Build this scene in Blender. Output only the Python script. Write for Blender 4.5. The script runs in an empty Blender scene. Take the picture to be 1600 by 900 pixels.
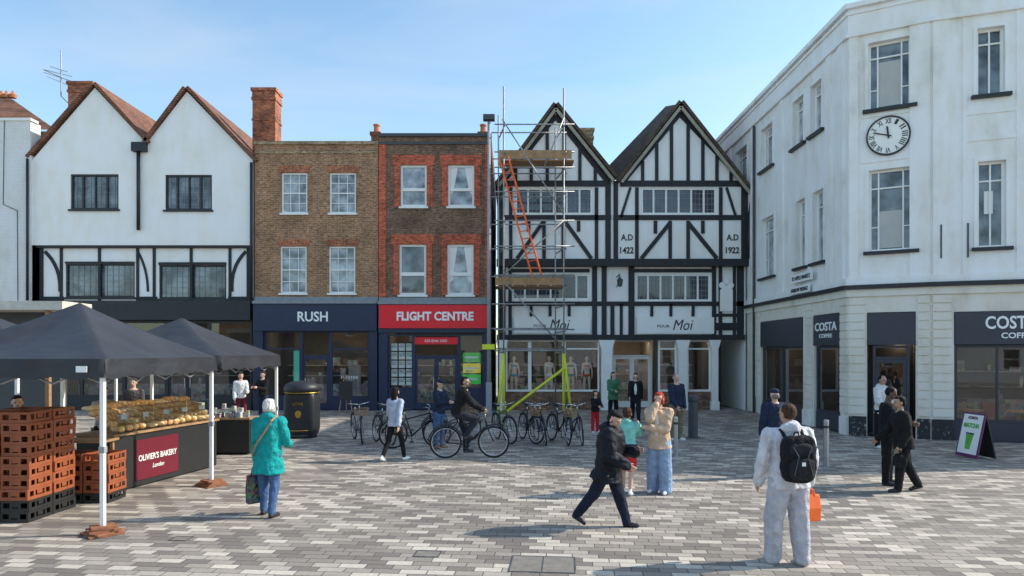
import bpy, bmesh, math, random
from mathutils import Vector as V, Matrix, noise
random.seed(7)
SC=bpy.context.scene; COL=SC.collection
FPX=1067.0; H=2.35; HY=550.0; RD=27.5
def gp(px,py,z=0.0):
    s=(py-HY)/(H-z); return ((px-800)/s, FPX/s, z)
def at(px,py,D): return ((px-800)*D/FPX, D, H+(HY-py)*D/FPX)
def fx(px): return (px-800)*RD/FPX
def fz(py): return H+(HY-py)*RD/FPX
# ------------------------------------------------------------ faces
class Face:
    def __init__(s,O,U):
        l=math.hypot(*U); s.O=O; s.U=(U[0]/l,U[1]/l); s.N=(-s.U[1],s.U[0])
    def __call__(s,u,d,z): return (s.O[0]+u*s.U[0]+d*s.N[0], s.O[1]+u*s.U[1]+d*s.N[1], z)
    def u(s,px):
        k=(px-800)/FPX; return (k*s.O[1]-s.O[0])/(s.U[0]-k*s.U[1])
    def z(s,px,py):
        D=s.O[1]+s.u(px)*s.U[1]; return H+(HY-py)*D/FPX
ROW=Face((0,RD),(1,0))
# ------------------------------------------------------------ mesh builder
ORG={}
def link(o,parent=None):
    COL.objects.link(o)
    if parent is not None: o.parent=parent
class MB:
    def __init__(s,F=None): s.v=[];s.f=[];s.mi=[];s.F=F;s.c=0
    def add(s,vs,fs):
        b=len(s.v)
        s.v+= [s.F(*p) if s.F else tuple(p) for p in vs]
        s.f+= [tuple(i+b for i in f) for f in fs]; s.mi+=[s.c]*len(fs); return s
    def box(s,x0,x1,y0,y1,z0,z1):
        return s.add([(x0,y0,z0),(x1,y0,z0),(x1,y1,z0),(x0,y1,z0),(x0,y0,z1),(x1,y0,z1),(x1,y1,z1),(x0,y1,z1)],
          [(3,2,1,0),(4,5,6,7),(0,1,5,4),(1,2,6,5),(2,3,7,6),(3,0,4,7)])
    def prism(s,poly,y0,y1):
        n=len(poly)
        return s.add([(x,y0,z) for x,z in poly]+[(x,y1,z) for x,z in poly],
          [tuple(range(n)),tuple(range(2*n-1,n-1,-1))]+[(i,i+n,(i+1)%n+n,(i+1)%n) for i in range(n)])
    def prismz(s,poly,z0,z1):
        n=len(poly)
        return s.add([(x,y,z0) for x,y in poly]+[(x,y,z1) for x,y in poly],
          [tuple(range(n-1,-1,-1)),tuple(range(n,2*n))]+[(i,(i+1)%n,(i+1)%n+n,i+n) for i in range(n)])
    def beam(s,u0,z0,u1,z1,w,d0,d1):
        a=V((u1-u0,z1-z0)); a.normalize(); p=V((-a.y,a.x))*w/2
        return s.prism([(u0+p.x,z0+p.y),(u0-p.x,z0-p.y),(u1-p.x,z1-p.y),(u1+p.x,z1+p.y)],d0,d1)
    def quad(s,*p): return s.add(p,[tuple(range(len(p)))])
    def rings(s,R,cap=True):
        n=len(R[0]); vs=[p for r in R for p in r]; fs=[]
        for k in range(len(R)-1):
            for i in range(n):
                j=(i+1)%n; fs.append((k*n+i,k*n+j,(k+1)*n+j,(k+1)*n+i))
        if cap: fs+= [tuple(range(n-1,-1,-1)), tuple(range((len(R)-1)*n,len(R)*n))]
        return s.add(vs,fs)
    def cyl(s,p,q,r0,r1=None,n=8,caps=0):
        p=V(p);q=V(q); r1=r0 if r1 is None else r1
        d=(q-p); d=d.normalized() if d.length>1e-9 else V((0,0,1))
        a=d.orthogonal().normalized(); b=d.cross(a)
        def ring(c,r): return [tuple(c+(a*math.cos(t)+b*math.sin(t))*r) for t in [2*math.pi*i/n for i in range(n)]]
        R=[]
        for k in range(caps,0,-1):
            t=k/(caps+.35)*math.pi/2; R.append(ring(p-d*r0*math.sin(t),r0*math.cos(t)))
        R+=[ring(p,r0),ring(q,r1)]
        for k in range(1,caps+1):
            t=k/(caps+.35)*math.pi/2; R.append(ring(q+d*r1*math.sin(t),r1*math.cos(t)))
        return s.rings(R)
    def tube(s,pts,r,n=8,closed=False):
        m=len(pts)
        for i in range(m if closed else m-1): s.cyl(pts[i],pts[(i+1)%m],r,n=n)
        return s
    def ell(s,c,r,e=1.0,n=14,m=9,rot=None):
        def sp(x): return math.copysign(abs(x)**e,x)
        R=[]
        for k in range(1,m):
            ph=-math.pi/2+math.pi*k/m; R.append([])
            for i in range(n):
                t=2*math.pi*i/n
                p=V((r[0]*sp(math.cos(ph))*sp(math.cos(t)), r[1]*sp(math.cos(ph))*sp(math.sin(t)), r[2]*sp(math.sin(ph))))
                if rot: p=rot@p
                R[-1].append(tuple(V(c)+p))
        return s.rings(R)
    def lathe(s,c,prof,n=24):
        return s.rings([[(c[0]+r*math.cos(2*math.pi*i/n),c[1]+r*math.sin(2*math.pi*i/n),c[2]+z) for i in range(n)] for r,z in prof])
    def torus(s,c,R,r,ax='y',n=36,m=8,F=None):
        rg=[]
        for i in range(n):
            t=2*math.pi*i/n; ring=[]
            for j in range(m):
                a=2*math.pi*j/m; rr=R+r*math.cos(a); h=r*math.sin(a)
                if ax=='y': ring.append((c[0]+rr*math.cos(t),c[1]+h,c[2]+rr*math.sin(t)))
                else: ring.append((c[0]+rr*math.cos(t),c[1]+rr*math.sin(t),c[2]+h))
            rg.append(ring)
        rg.append(rg[0]); return s.rings(rg,cap=False)
    def build(s,name,mat,parent=None,smooth=False,loc=None,bevel=0,norm=True):
        me=bpy.data.meshes.new(name); o=bpy.data.objects.new(name,me)
        org=V(ORG.get(parent.name,(0,0,0))) if parent is not None else V(loc or (0,0,0))
        me.from_pydata([tuple(V(p)-org) for p in s.v],[],s.f)
        mats=mat if isinstance(mat,(list,tuple)) else [mat]
        for m in mats: me.materials.append(m)
        me.polygons.foreach_set('material_index',s.mi)
        if norm:
            bm=bmesh.new(); bm.from_mesh(me)
            if smooth: bmesh.ops.remove_doubles(bm,verts=bm.verts,dist=1e-5)
            bmesh.ops.recalc_face_normals(bm,faces=bm.faces); bm.to_mesh(me); bm.free()
        if smooth: me.shade_smooth()
        link(o,parent)
        if parent is None: o.location=org
        ORG[o.name]=tuple(org)
        if bevel:
            b=o.modifiers.new('b','BEVEL'); b.width=bevel; b.segments=2; b.limit_method='ANGLE'
        return o
def boxes(F,name,mat,par,L):
    for b in L: MB(F).box(*b).build(name,mat,par)
def thing(name,label,cat,loc=(0,0,0),rz=0,group=None,world=False):
    o=bpy.data.objects.new(name,None); COL.objects.link(o); o.empty_display_size=.2
    o.location=loc; o.rotation_euler=(0,0,rz); o['label']=label; o['category']=cat
    if group: o['group']=group
    ORG[o.name]=tuple(loc) if world else (0,0,0)
    return o
def tag(o,label,cat,group=None):
    o['label']=label;o['category']=cat
    if group:o['group']=group
    return o
def struct(o): o['kind']='structure'; return o
FUSE=[]
def fuse(o,vox,sm=2,amp=0.0,sc=8.0,puff=0,flow=0):
    r=o.modifiers.new('r','REMESH'); r.mode='VOXEL'; r.voxel_size=vox
    if sm:
        m=o.modifiers.new('s','SMOOTH'); m.factor=.5; m.iterations=sm
    FUSE.append((o,amp,sc,puff)); return o
TXT=[]
def text(s,F,u,z,w,hh,d,mat,parent,name='lettering',bold=0.0,shear=0,rot=0,th=.012,fit=True):
    """flat raised lettering centred at (u,z) on a face, w wide, hh high"""
    c=bpy.data.curves.new('t','FONT'); c.body=s; c.offset=bold; c.shear=shear; c.resolution_u=3
    o=bpy.data.objects.new('t',c); COL.objects.link(o)
    TXT.append((o,F,u,z,w,hh,d,mat,parent,name,rot,th))
def finish():
    bpy.context.view_layer.update()
    dg=bpy.context.evaluated_depsgraph_get()
    for (o,F,u,z,w,hh,d,mat,parent,name,rot,th) in TXT:
        me=bpy.data.meshes.new_from_object(o.evaluated_get(dg)); vs=[v.co.copy() for v in me.vertices]
        if not vs: continue
        x0=min(v.x for v in vs);x1=max(v.x for v in vs);y0=min(v.y for v in vs);y1=max(v.y for v in vs)
        kx=w/(x1-x0) if w else hh/(y1-y0); ky=hh/(y1-y0) if hh else kx
        ca,sa=math.cos(rot),math.sin(rot); mb=MB(F)
        P=[]
        for v in vs:
            a=(v.x-(x0+x1)/2)*kx; b=(v.y-(y0+y1)/2)*ky; P.append((u+a*ca-b*sa,d-th,z+a*sa+b*ca))
        fs=[tuple(p.vertices) for p in me.polygons]
        mb.add(P,fs)
        n=len(P); P2=[(p[0],d,p[2]) for p in P]
        ec={}
        for f in fs:
            for i in range(len(f)):
                a,b=f[i],f[(i+1)%len(f)]; k=(min(a,b),max(a,b)); ec.setdefault(k,[]).append((a,b))
        side=[v[0] for v in ec.values() if len(v)==1]
        mb.v+=[F(*p) if F else p for p in P2]
        mb.f+=[(b,a,a+n,b+n) for a,b in side]; mb.mi+=[0]*len(side)
        mb.build(name,mat,parent,norm=False)
    out=[]
    for (o,amp,sc,puff) in FUSE:
        out.append(bpy.data.meshes.new_from_object(o.evaluated_get(dg)))
    for t in TXT:
        bpy.data.objects.remove(t[0])
    for (o,amp,sc,puff),me in zip(FUSE,out):
        mats=[m for m in o.data.materials]; o.modifiers.clear()
        if not me.vertices: continue
        me.materials.clear()
        for m in mats: me.materials.append(m)
        if amp:
            nr=[v.normal.copy() for v in me.vertices]; sd=V((sum(map(ord,o.name))%97*.37,3.1,1.7))
            for v,n in zip(me.vertices,nr):
                p=v.co
                q=V((p.x*sc,p.y*sc,p.z*sc*.45))+sd
                k=noise.noise(q)+.5*noise.noise(q*2.3)
                k2=1-abs(noise.noise(V((p.x*sc*.8+p.z*sc*.7,p.y*sc*.8,p.z*sc*.8))+sd))*3
                dd=amp*(k*.8+k2*.5)
                if puff: dd+=.009*(abs(math.sin((p.z+.02*noise.noise(q))*math.pi/puff))-.5)
                v.co=p+n*dd
        o.data=me; me.shade_smooth()
# ------------------------------------------------------------ materials
class NT:
    def __init__(s,name):
        s.m=bpy.data.materials.new(name); s.m.use_nodes=True; s.t=s.m.node_tree
        s.t.nodes.clear(); s.out=s.t.nodes.new('ShaderNodeOutputMaterial')
    def n(s,ty,ins={},**pr):
        nd=s.t.nodes.new('ShaderNode'+ty)
        for k,v in pr.items(): setattr(nd,k,v)
        for k,v in ins.items():
            if isinstance(v,bpy.types.NodeSocket): s.t.links.new(v,nd.inputs[k])
            else: nd.inputs[k].default_value=v
        return nd
    def math(s,op,a,b=0.0,c=None):
        ins={0:a,1:b}
        if c is not None: ins[2]=c
        return s.n('Math',ins,operation=op).outputs[0]
    def mix(s,f,a,b,bt='MIX'):
        nd=s.n('Mix',{0:f,6:a,7:b},data_type='RGBA',blend_type=bt); return nd.outputs[2]
    def ramp(s,f,st,interp='LINEAR'):
        nd=s.n('ValToRGB',{0:f}); r=nd.color_ramp; r.interpolation=interp
        while len(r.elements)<len(st): r.elements.new(.5)
        for e,(p,c) in zip(r.elements,st): e.position=p; e.color=c4(c)
        return nd.outputs[0]
    def obj(s): return s.n('TexCoord').outputs['Object']
    def scaled(s,v,sc):
        return s.n('Mapping',{0:v,3:sc}).outputs[0]
    def noise(s,v,sc,det=4,ro=.6): return s.n('TexNoise',{'Vector':v,'Scale':sc,'Detail':det,'Roughness':ro}).outputs[0]
    def bsdf(s,col,rough=.6,bump=None,bd=.02,bs=.4,**ins):
        p=s.n('BsdfPrincipled',{'Base Color':col,'Roughness':rough})
        for k,v in ins.items(): p.inputs[k.replace('_',' ')].default_value=v
        if bump is not None:
            b=s.n('Bump',{'Height':bump,'Distance':bd,'Strength':bs}); s.t.links.new(b.outputs[0],p.inputs['Normal'])
        s.t.links.new(p.outputs[0],s.out.inputs[0]); return s.m
def c4(c): return (c[0],c[1],c[2],1) if len(c)==3 else tuple(c)
def mul(c,k): return tuple(min(1,x*k) for x in c[:3])
CACHE={}
def paint(c,rough=.5,var=.18,sc=6,metal=0,bump=.15,name=None,spec=.5):
    key=(tuple(c),rough,var,sc,metal,bump,spec)
    if key in CACHE: return CACHE[key]
    t=NT(name or 'paint'); co=t.obj(); a=t.noise(co,sc,5); b=t.noise(co,sc*9,3)
    f=t.math('ADD',t.math('MULTIPLY',a,.7),t.math('MULTIPLY',b,.3))
    col=t.ramp(f,[(.3,mul(c,1-var)),(.7,mul(c,1+var))])
    CACHE[key]=t.bsdf(col,rough,b,.01,bump,Metallic=metal,Specular_IOR_Level=spec); return CACHE[key]
def cloth(c,rough=.9,var=.22):
    key=('cl',tuple(c),rough)
    if key in CACHE: return CACHE[key]
    t=NT('cloth'); co=t.obj(); a=t.noise(co,7,5); f=t.noise(t.scaled(co,(1,1,.55)),17,3,.5); b=t.noise(co,260,2)
    col=t.ramp(a,[(.3,mul(c,1-var)),(.7,mul(c,1+var))])
    h=t.math('ADD',t.math('ADD',t.math('MULTIPLY',a,1.0),t.math('MULTIPLY',f,.45)),t.math('MULTIPLY',b,.03))
    CACHE[key]=t.bsdf(col,rough,h,.09,.7,Specular_IOR_Level=.25); return CACHE[key]
def plaster(c,dirt=.25,name='plaster',brick=False,spot=.80,warm=(1,.97,.92)):
    t=NT(name); co=t.obj(); a=t.noise(co,.7,6,.65); b=t.noise(t.scaled(co,(2.2,2.2,.6)),1.2,5,.6); g=t.noise(co,30,3)
    f=t.math('MULTIPLY',t.math('ADD',a,b),.5); w=lambda k:(c[0]*k*warm[0],c[1]*k*warm[1],c[2]*k*warm[2])
    col=t.ramp(f,[(.34,w(1-dirt*1.5)),(.45,w(1-dirt*.35)),(.55,c)])
    spots=t.ramp(t.noise(co,5,6,.75),[(.68,(1,1,1)),(.80,(spot,spot*.98,spot*.93))])
    col=t.mix(1.0,col,spots,'MULTIPLY')
    h=t.math('ADD',g,t.math('MULTIPLY',a,2.0))
    if brick:
        bk=brickn(t,co,(.95,.95,.95),(.88,.88,.88),(.7,.7,.7)); h=t.math('ADD',h,t.math('MULTIPLY',bk[1],-1.5)); col=t.mix(.5,col,bk[0],'MULTIPLY')
    return t.bsdf(col,.85,h,.012,.5)
def brickn(t,co,c1,c2,mo,w=.225,h=.075,ms=.012):
    sp=t.n('SeparateXYZ',{0:co}); u=t.math('ADD',sp.outputs[0],sp.outputs[1])
    cb=t.n('CombineXYZ',{0:u,1:sp.outputs[2]}).outputs[0]
    b=t.n('TexBrick',{'Vector':cb,'Color1':c4(c1),'Color2':c4(c2),'Mortar':c4(mo),'Scale':1.0,'Mortar Size':ms,'Mortar Smooth':.2,'Bias':0.0,'Brick Width':w,'Row Height':h})
    return b.outputs[0],b.outputs[1]
def brick(c1,c2,mo,name='brick',w=.225,h=.075,dark=.5):
    t=NT(name); co=t.obj(); col,f=brickn(t,co,c1,c2,mo,w,h,.011)
    n=t.noise(co,1.1,6,.7); n2=t.noise(t.scaled(co,(1,1,2.6)),7,3)
    col=t.mix(1,col,t.ramp(n,[(.33,(dark,dark,dark)),(.58,(1.1,1.08,1.05))]),'MULTIPLY')
    col=t.mix(1,col,t.ramp(n2,[(.33,(.5,.5,.5)),(.5,(1,1,1)),(.68,(1.5,1.4,1.3))]),'MULTIPLY')
    return t.bsdf(col,.9,t.math('ADD',t.math('MULTIPLY',f,-1.0),t.math('MULTIPLY',n2,.5)),.012,.7)
def tiles(c1,c2,name='roof_tile'):
    t=NT(name); co=t.obj(); sp=t.n('SeparateXYZ',{0:co})
    cb=t.n('CombineXYZ',{0:sp.outputs[1],1:t.math('MULTIPLY',sp.outputs[2],1.35)}).outputs[0]
    b=t.n('TexBrick',{'Vector':cb,'Color1':c4(c1),'Color2':c4(c2),'Mortar':c4(mul(c1,.25)),'Scale':1.0,'Mortar Size':.014,'Brick Width':.17,'Row Height':.11})
    n=t.noise(co,2.2,6,.7)
    col=t.mix(1,b.outputs[0],t.ramp(n,[(.3,(.45,.45,.42)),(.65,(1.15,1.1,1.05))]),'MULTIPLY')
    return t.bsdf(col,.9,t.math('MULTIPLY',b.outputs[1],-1.0),.03,.8)
def glass_dark(c=(.02,.025,.03),name='window_glass',lo=.6,hi=2.2,sc=1.3):
    t=NT(name); co=t.obj(); n=t.noise(co,sc,3,.5)
    col=t.ramp(n,[(.35,mul(c,lo)),(.65,mul(c,hi))])
    return t.bsdf(col,.04,t.noise(co,1.6,1),.02,.12,Specular_IOR_Level=.9)
def glass_clear(name='shop_glass'):
    t=NT(name); fc=t.n('LayerWeight',{'Blend':.5}).outputs['Facing']
    f=t.math('ADD',t.math('MULTIPLY',t.math('POWER',fc,4.0),.85),.08)
    tr=t.n('BsdfTransparent',{0:(.86,.90,.90,1)}); gl=t.n('BsdfGlossy',{'Color':(1,1,1,1),'Roughness':.02})
    mx=t.n('MixShader',{0:f,1:tr.outputs[0],2:gl.outputs[0]}); t.t.links.new(mx.outputs[0],t.out.inputs[0]); return t.m
def emit(c,st,name='lamp_glow'):
    t=NT(name); e=t.n('Emission',{0:c4(c),1:st}); t.t.links.new(e.outputs[0],t.out.inputs[0]); return t.m
def goods(sc=4,sat=.7,val=.5,name='mixed_goods'):
    t=NT(name); co=t.obj(); w=t.n('TexVoronoi',{'Vector':co,'Scale':sc},distance='MANHATTAN'); 
    hs=t.n('HueSaturation',{'Color':w.outputs['Color'],'Saturation':sat,'Value':val}).outputs[0]
    return t.bsdf(hs,.6)
def paving():
    t=NT('block_paving'); co=t.n('Mapping',{0:t.obj(),2:(0,0,math.radians(5))}).outputs[0]
    sp=t.n('SeparateXYZ',{0:co}); W,HH=.30,.145
    y=t.math('DIVIDE',sp.outputs[1],HH); row=t.math('FLOOR',y); fy=t.math('FRACT',y)
    x=t.math('ADD',t.math('DIVIDE',sp.outputs[0],W),t.math('MULTIPLY',row,.37)); cell=t.math('FLOOR',x); fxx=t.math('FRACT',x)
    wn=t.n('TexWhiteNoise',{'Vector':t.n('CombineXYZ',{0:cell,1:row}).outputs[0]},noise_dimensions='2D').outputs[0]
    col=t.ramp(wn,[(0,(.19,.165,.145)),(.18,(.255,.225,.195)),(.42,(.325,.285,.245)),(.64,(.40,.355,.305)),(.83,(.54,.485,.415))],'CONSTANT')
    ex=t.math('MINIMUM',fxx,t.math('SUBTRACT',1,fxx)); ey=t.math('MINIMUM',fy,t.math('SUBTRACT',1,fy))
    e=t.math('MINIMUM',t.math('MULTIPLY',ex,W),t.math('MULTIPLY',ey,HH))
    j=t.n('MapRange',{0:e,1:.003,2:.008,3:0.0,4:1.0}).outputs[0]
    big=t.noise(co,.35,6,.65); sm=t.noise(co,24,5,.7); gum=t.noise(co,7,2)
    col=t.mix(1,col,t.ramp(big,[(.3,(.80,.80,.80)),(.65,(1.10,1.09,1.07))]),'MULTIPLY')
    col=t.mix(1,col,t.ramp(sm,[(.3,(.80,.80,.80)),(.7,(1.16,1.16,1.16))]),'MULTIPLY')
    col=t.mix(j,(.09,.08,.07,1),col)
    col=t.mix(t.n('MapRange',{0:gum,1:.72,2:.76,3:0.0,4:.5}).outputs[0],col,(.10,.09,.08,1))
    h=t.math('ADD',j,t.math('ADD',t.math('MULTIPLY',sm,.35),t.math('MULTIPLY',wn,.5)))
    ro=t.n('MapRange',{0:sm,1:.3,2:.7,3:.60,4:.85}).outputs[0]
    return t.bsdf(col,ro,h,.006,.7)
def loafm(c):
    t=NT('crust'); co=t.obj(); n=t.noise(co,14,5,.7)
    col=t.ramp(n,[(.3,mul(c,.6)),(.46,c),(.62,mul((.95,.76,.48),1))]); return t.bsdf(col,.6,n,.01,.5)
M=dict(
 white=plaster((.92,.915,.905),.04,'white_render',spot=.93), whiteold=plaster((.88,.875,.865),.13,'aged_white_render',spot=.84),
 whitebrick=plaster((.84,.84,.84),.12,'painted_brick',True), cream=plaster((.80,.755,.68),.15,'cream_stone'),
 black=paint((.02,.021,.026),.5,.3,4), timber=paint((.016,.017,.022),.6,.35,5,bump=.4),
 navy=paint((.018,.028,.07),.4,.12,3), red=paint((.85,.012,.022),.4,.06,2), wframe=paint((.88,.87,.84),.45,.05,5),
 signw=paint((.9,.9,.88),.4,.03,3), brick1=brick((.44,.22,.115),(.29,.135,.068),(.42,.32,.22),'brown_stock_brick',dark=.65),
 brick2=brick((.25,.14,.085),(.16,.085,.055),(.26,.19,.14),'sooty_brick',dark=.55), rbrick=brick((.66,.11,.048),(.50,.075,.03),(.38,.2,.13),'red_brick',dark=.75),
 obrick=brick((.58,.18,.075),(.40,.11,.05),(.38,.24,.16),'orange_brick',dark=.6), stockb=brick((.48,.34,.19),(.33,.22,.12),(.36,.3,.22),'yellow_brick'),
 chim=brick((.55,.16,.07),(.33,.09,.045),(.3,.2,.14),'chimney_brick',dark=.35),
 tred=tiles((.34,.15,.09),(.21,.095,.06)), tdark=tiles((.15,.105,.075),(.09,.065,.05),'dark_roof_tile'),
 lead=paint((.26,.27,.29),.5), gdark=glass_dark((.035,.038,.05)), gpale=glass_dark((.24,.26,.28),'net_curtained_glass',.4,2.0,2.2), gmid=glass_dark((.075,.09,.10),'grey_glass',.3,2.8,1.7),
 gclear=glass_clear(), steel=paint((.42,.43,.45),.38,.15,9,metal=.9), galv=paint((.34,.34,.34),.5,.3,7,metal=.7), yel=paint((.75,.78,.03),.5,.1,6),
 wood=paint((.36,.21,.10),.7,.4,5,bump=.5), orange=paint((.85,.12,.02),.5,.1,5), grey=paint((.30,.31,.33),.6), dkgrey=paint((.06,.065,.075),.55,.2,5), coverm=paint((.20,.18,.155),.7,.3,8,bump=.4),
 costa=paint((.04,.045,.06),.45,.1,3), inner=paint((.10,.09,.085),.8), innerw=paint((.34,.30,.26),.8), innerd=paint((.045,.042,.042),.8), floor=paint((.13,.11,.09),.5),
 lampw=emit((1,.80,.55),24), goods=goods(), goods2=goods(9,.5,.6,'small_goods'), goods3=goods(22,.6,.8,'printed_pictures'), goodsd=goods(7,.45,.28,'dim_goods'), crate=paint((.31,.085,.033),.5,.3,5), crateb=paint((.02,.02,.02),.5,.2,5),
 gold=paint((.6,.38,.08),.35,.1,5,metal=.8), tyre=paint((.015,.015,.015),.8,.2,9), chrome=paint((.6,.6,.62),.25,.1,5,metal=1), maroon=paint((.15,.008,.022),.5,.06,3),
 purple=paint((.14,.02,.10),.5,.1,3), green=paint((.12,.42,.05),.5,.2,6), leadl=paint((.24,.25,.28),.5), terracotta=paint((.5,.18,.08),.8,.35,9,bump=.6), weight=paint((.27,.11,.055),.8,.4,9,bump=.6), paper=paint((.85,.84,.80),.7,.05,4),
)
def canopym():
    t=NT('charcoal_canvas'); co=t.obj(); a=t.noise(co,1.2,3,.5); w=t.noise(t.scaled(co,(1,1,2)),2.6,2,.4)
    return t.bsdf(t.ramp(a,[(.3,(.024,.025,.030)),(.7,(.034,.036,.043))]),.5,w,.05,.6,Specular_IOR_Level=.5)
M['canvas']=canopym()
# ------------------------------------------------------------ building helpers
def wall(mb,u0,u1,z0,z1,holes,d=0,rev=.13):
    us=sorted({u0,u1,*[h[0] for h in holes],*[h[1] for h in holes]}); zs=sorted({z0,z1,*[h[2] for h in holes],*[h[3] for h in holes]})
    for a,b in zip(us,us[1:]):
        for c,e in zip(zs,zs[1:]):
            m=((a+b)/2,(c+e)/2)
            if any(h[0]<m[0]<h[1] and h[2]<m[1]<h[3] for h in holes): continue
            mb.quad((a,d,c),(b,d,c),(b,d,e),(a,d,e))
    for h in holes:
        a,b,c,e=h[:4]
        mb.quad((a,d,c),(a,d,e),(a,d+rev,e),(a,d+rev,c)); mb.quad((b,d,c),(b,d+rev,c),(b,d+rev,e),(b,d,e))
        mb.quad((a,d,e),(b,d,e),(b,d+rev,e),(a,d+rev,e)); mb.quad((a,d,c),(a,d+rev,c),(b,d+rev,c),(b,d,c))
    return mb
def win(par,F,h,d=0,cols=3,rows=4,fm='wframe',gm='gpale',fw=.055,bw=.022,mid=True,lead=None,sill='wframe',rev=.13,mulls=0,sillp=.08):
    a,b,c,e=h; y0=d+.045
    f=MB(F); f.box(a,a+fw,y0,d+rev,c,e).box(b-fw,b,y0,d+rev,c,e).box(a+fw,b-fw,y0,d+rev,c,c+fw).box(a+fw,b-fw,y0,d+rev,e-fw,e)
    if mid: f.box(a+fw,b-fw,y0+.012,d+rev,(c+e)/2-fw*.4,(c+e)/2+fw*.4)
    for k in range(1,mulls):
        u=a+(b-a)*k/mulls; f.box(u-fw*.45,u+fw*.45,y0+.006,d+rev,c+fw,e-fw)
    w=f.build('window',M[fm],par)
    g=MB(F); g.quad((a+.01,d+rev-.025,c+.01),(b-.01,d+rev-.025,c+.01),(b-.01,d+rev-.025,e-.01),(a+.01,d+rev-.025,e-.01)); g.build('pane',M[gm],w,norm=False)
    if cols>1 or rows>1:
        g=MB(F)
        for k in range(1,cols): u=a+(b-a)*k/cols; g.box(u-bw/2,u+bw/2,y0+.025,d+rev-.03,c+fw,e-fw)
        for k in range(1,rows):
            z=c+(e-c)*k/rows; g.box(a+fw,b-fw,y0+.029,d+rev-.032,z-bw/2,z+bw/2)
        g.build('glazing_bars',M[fm],w)
    if lead:
        g=MB(F); lc,lr=lead
        for k in range(1,lc): u=a+(b-a)*k/lc; g.box(u-.008,u+.008,d+rev-.045,d+rev-.027,c+fw,e-fw)
        for k in range(1,lr): z=c+(e-c)*k/lr; g.box(a+fw,b-fw,d+rev-.042,d+rev-.028,z-.008,z+.008)
        g.build('leading',M['leadl'],w)
    if sill:
        MB(F).box(a-.06,b+.06,d-sillp,d+.04,c-.075,c-.003).build('sill',M[sill],w)
    return w
def H4(F,x0,x1,y0,y1,ref=None):
    if ref is None: ref=(x0+x1)/2
    return (F.u(x0),F.u(x1),F.z(ref,y1),F.z(ref,y0))
def shop(par,F,u0,u1,z1,bays,fm,d=0,riser=.55,depth=2.6,im='inner',rm=None,fw=.07,goodsn=26,gmat='goods2',transom=None):
    for (a,b,k) in bays:
        f=MB(F); zb=riser if k=='w' else .04
        f.box(a,a+fw,d+.02,d+.12,zb,z1).box(b-fw,b,d+.021,d+.121,zb,z1).box(a+fw,b-fw,d+.022,d+.119,z1-fw,z1-.002).box(a+fw,b-fw,d+.022,d+.119,zb,zb+fw)
        if transom and k=='w': f.box(a+fw,b-fw,d+.03,d+.11,transom-.03,transom+.03)
        if k=='w' and b-a>1.9: f.box((a+b)/2-.025,(a+b)/2+.025,d+.03,d+.11,zb+fw,z1-fw)
        f.build('shopfront_frame',M[fm],par)
        if k=='w':
            MB(F).box(a,b,d+.0,d+.14,0,riser-.003).build('stall_riser',M[rm or fm],par)
            MB(F).quad((a+fw,d+.065,riser+fw),(b-fw,d+.065,riser+fw),(b-fw,d+.065,z1-fw),(a+fw,d+.065,z1-fw)).build('shop_window',M['gclear'],par,norm=False)
        else:
            n=2 if (b-a)>1.3 else 1; w=(b-a-2*fw)/n
            for i in range(n):
                x=a+fw+i*w; g=MB(F); s=.09
                g.box(x+.005,x+s,d+.05,d+.1,.05,2.15).box(x+w-s,x+w-.005,d+.05,d+.1,.05,2.15).box(x+s,x+w-s,d+.05,d+.1,.05,.3).box(x+s,x+w-s,d+.05,d+.1,2.05,2.15)
                dr=g.build('door',M[fm],par)
                MB(F).quad((x+s,d+.075,.3),(x+w-s,d+.075,.3),(x+w-s,d+.075,2.05),(x+s,d+.075,2.05)).build('pane',M['gclear'],dr,norm=False)
                hx=x+w-s-.02 if i==0 and n==2 else x+s+.02
                MB(F).cyl((hx,d+.0,.9),(hx,d+.0,1.3),.015).build('handle',M['chrome'],dr)
            if z1>2.25: MB(F).box(a+fw,b-fw,d+.04,d+.11,2.16,2.22).build('door_transom',M[fm],par)
    r=MB(F); y0=d+.15; y1=d+depth
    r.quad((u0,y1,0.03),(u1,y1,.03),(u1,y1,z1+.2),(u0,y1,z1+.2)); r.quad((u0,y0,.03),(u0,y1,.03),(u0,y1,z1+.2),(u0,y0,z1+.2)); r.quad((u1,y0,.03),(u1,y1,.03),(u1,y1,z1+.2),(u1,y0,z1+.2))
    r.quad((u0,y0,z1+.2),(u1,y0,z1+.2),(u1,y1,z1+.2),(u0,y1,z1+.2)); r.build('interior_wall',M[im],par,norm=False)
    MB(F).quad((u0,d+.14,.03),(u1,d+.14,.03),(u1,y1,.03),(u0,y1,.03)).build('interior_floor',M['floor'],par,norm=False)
    g=MB(F)
    for i in range(goodsn):
        a=random.uniform(u0+.1,u1-.5); w=random.uniform(.08,.32); z=random.choice([.1,.5,.96,1.33,1.78]); hh=random.uniform(.12,.34); y=random.uniform(y0+.5,y1-.3) if z<.9 else y1-.3
        g.box(a,a+w,y,y+.2,z,z+hh)
    g.box(u0+.2,u1-.2,y1-.35,y1-.05,.03,.95)
    for z in (1.3,1.75): g.box(u0+.2,u1-.2,y1-.3,y1-.06,z,z+.03)
    o=g.build('merchandise',M[gmat],par); o['kind']='stuff'
    n=max(2,int((u1-u0)/1.2))
    for i in range(n):
        x=u0+(i+.5)*(u1-u0)/n; MB(F).box(x-.12,x+.12,d+1.0,d+1.24,z1+.15,z1+.18).build('ceiling_lamp',M['lampw'],par)
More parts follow.
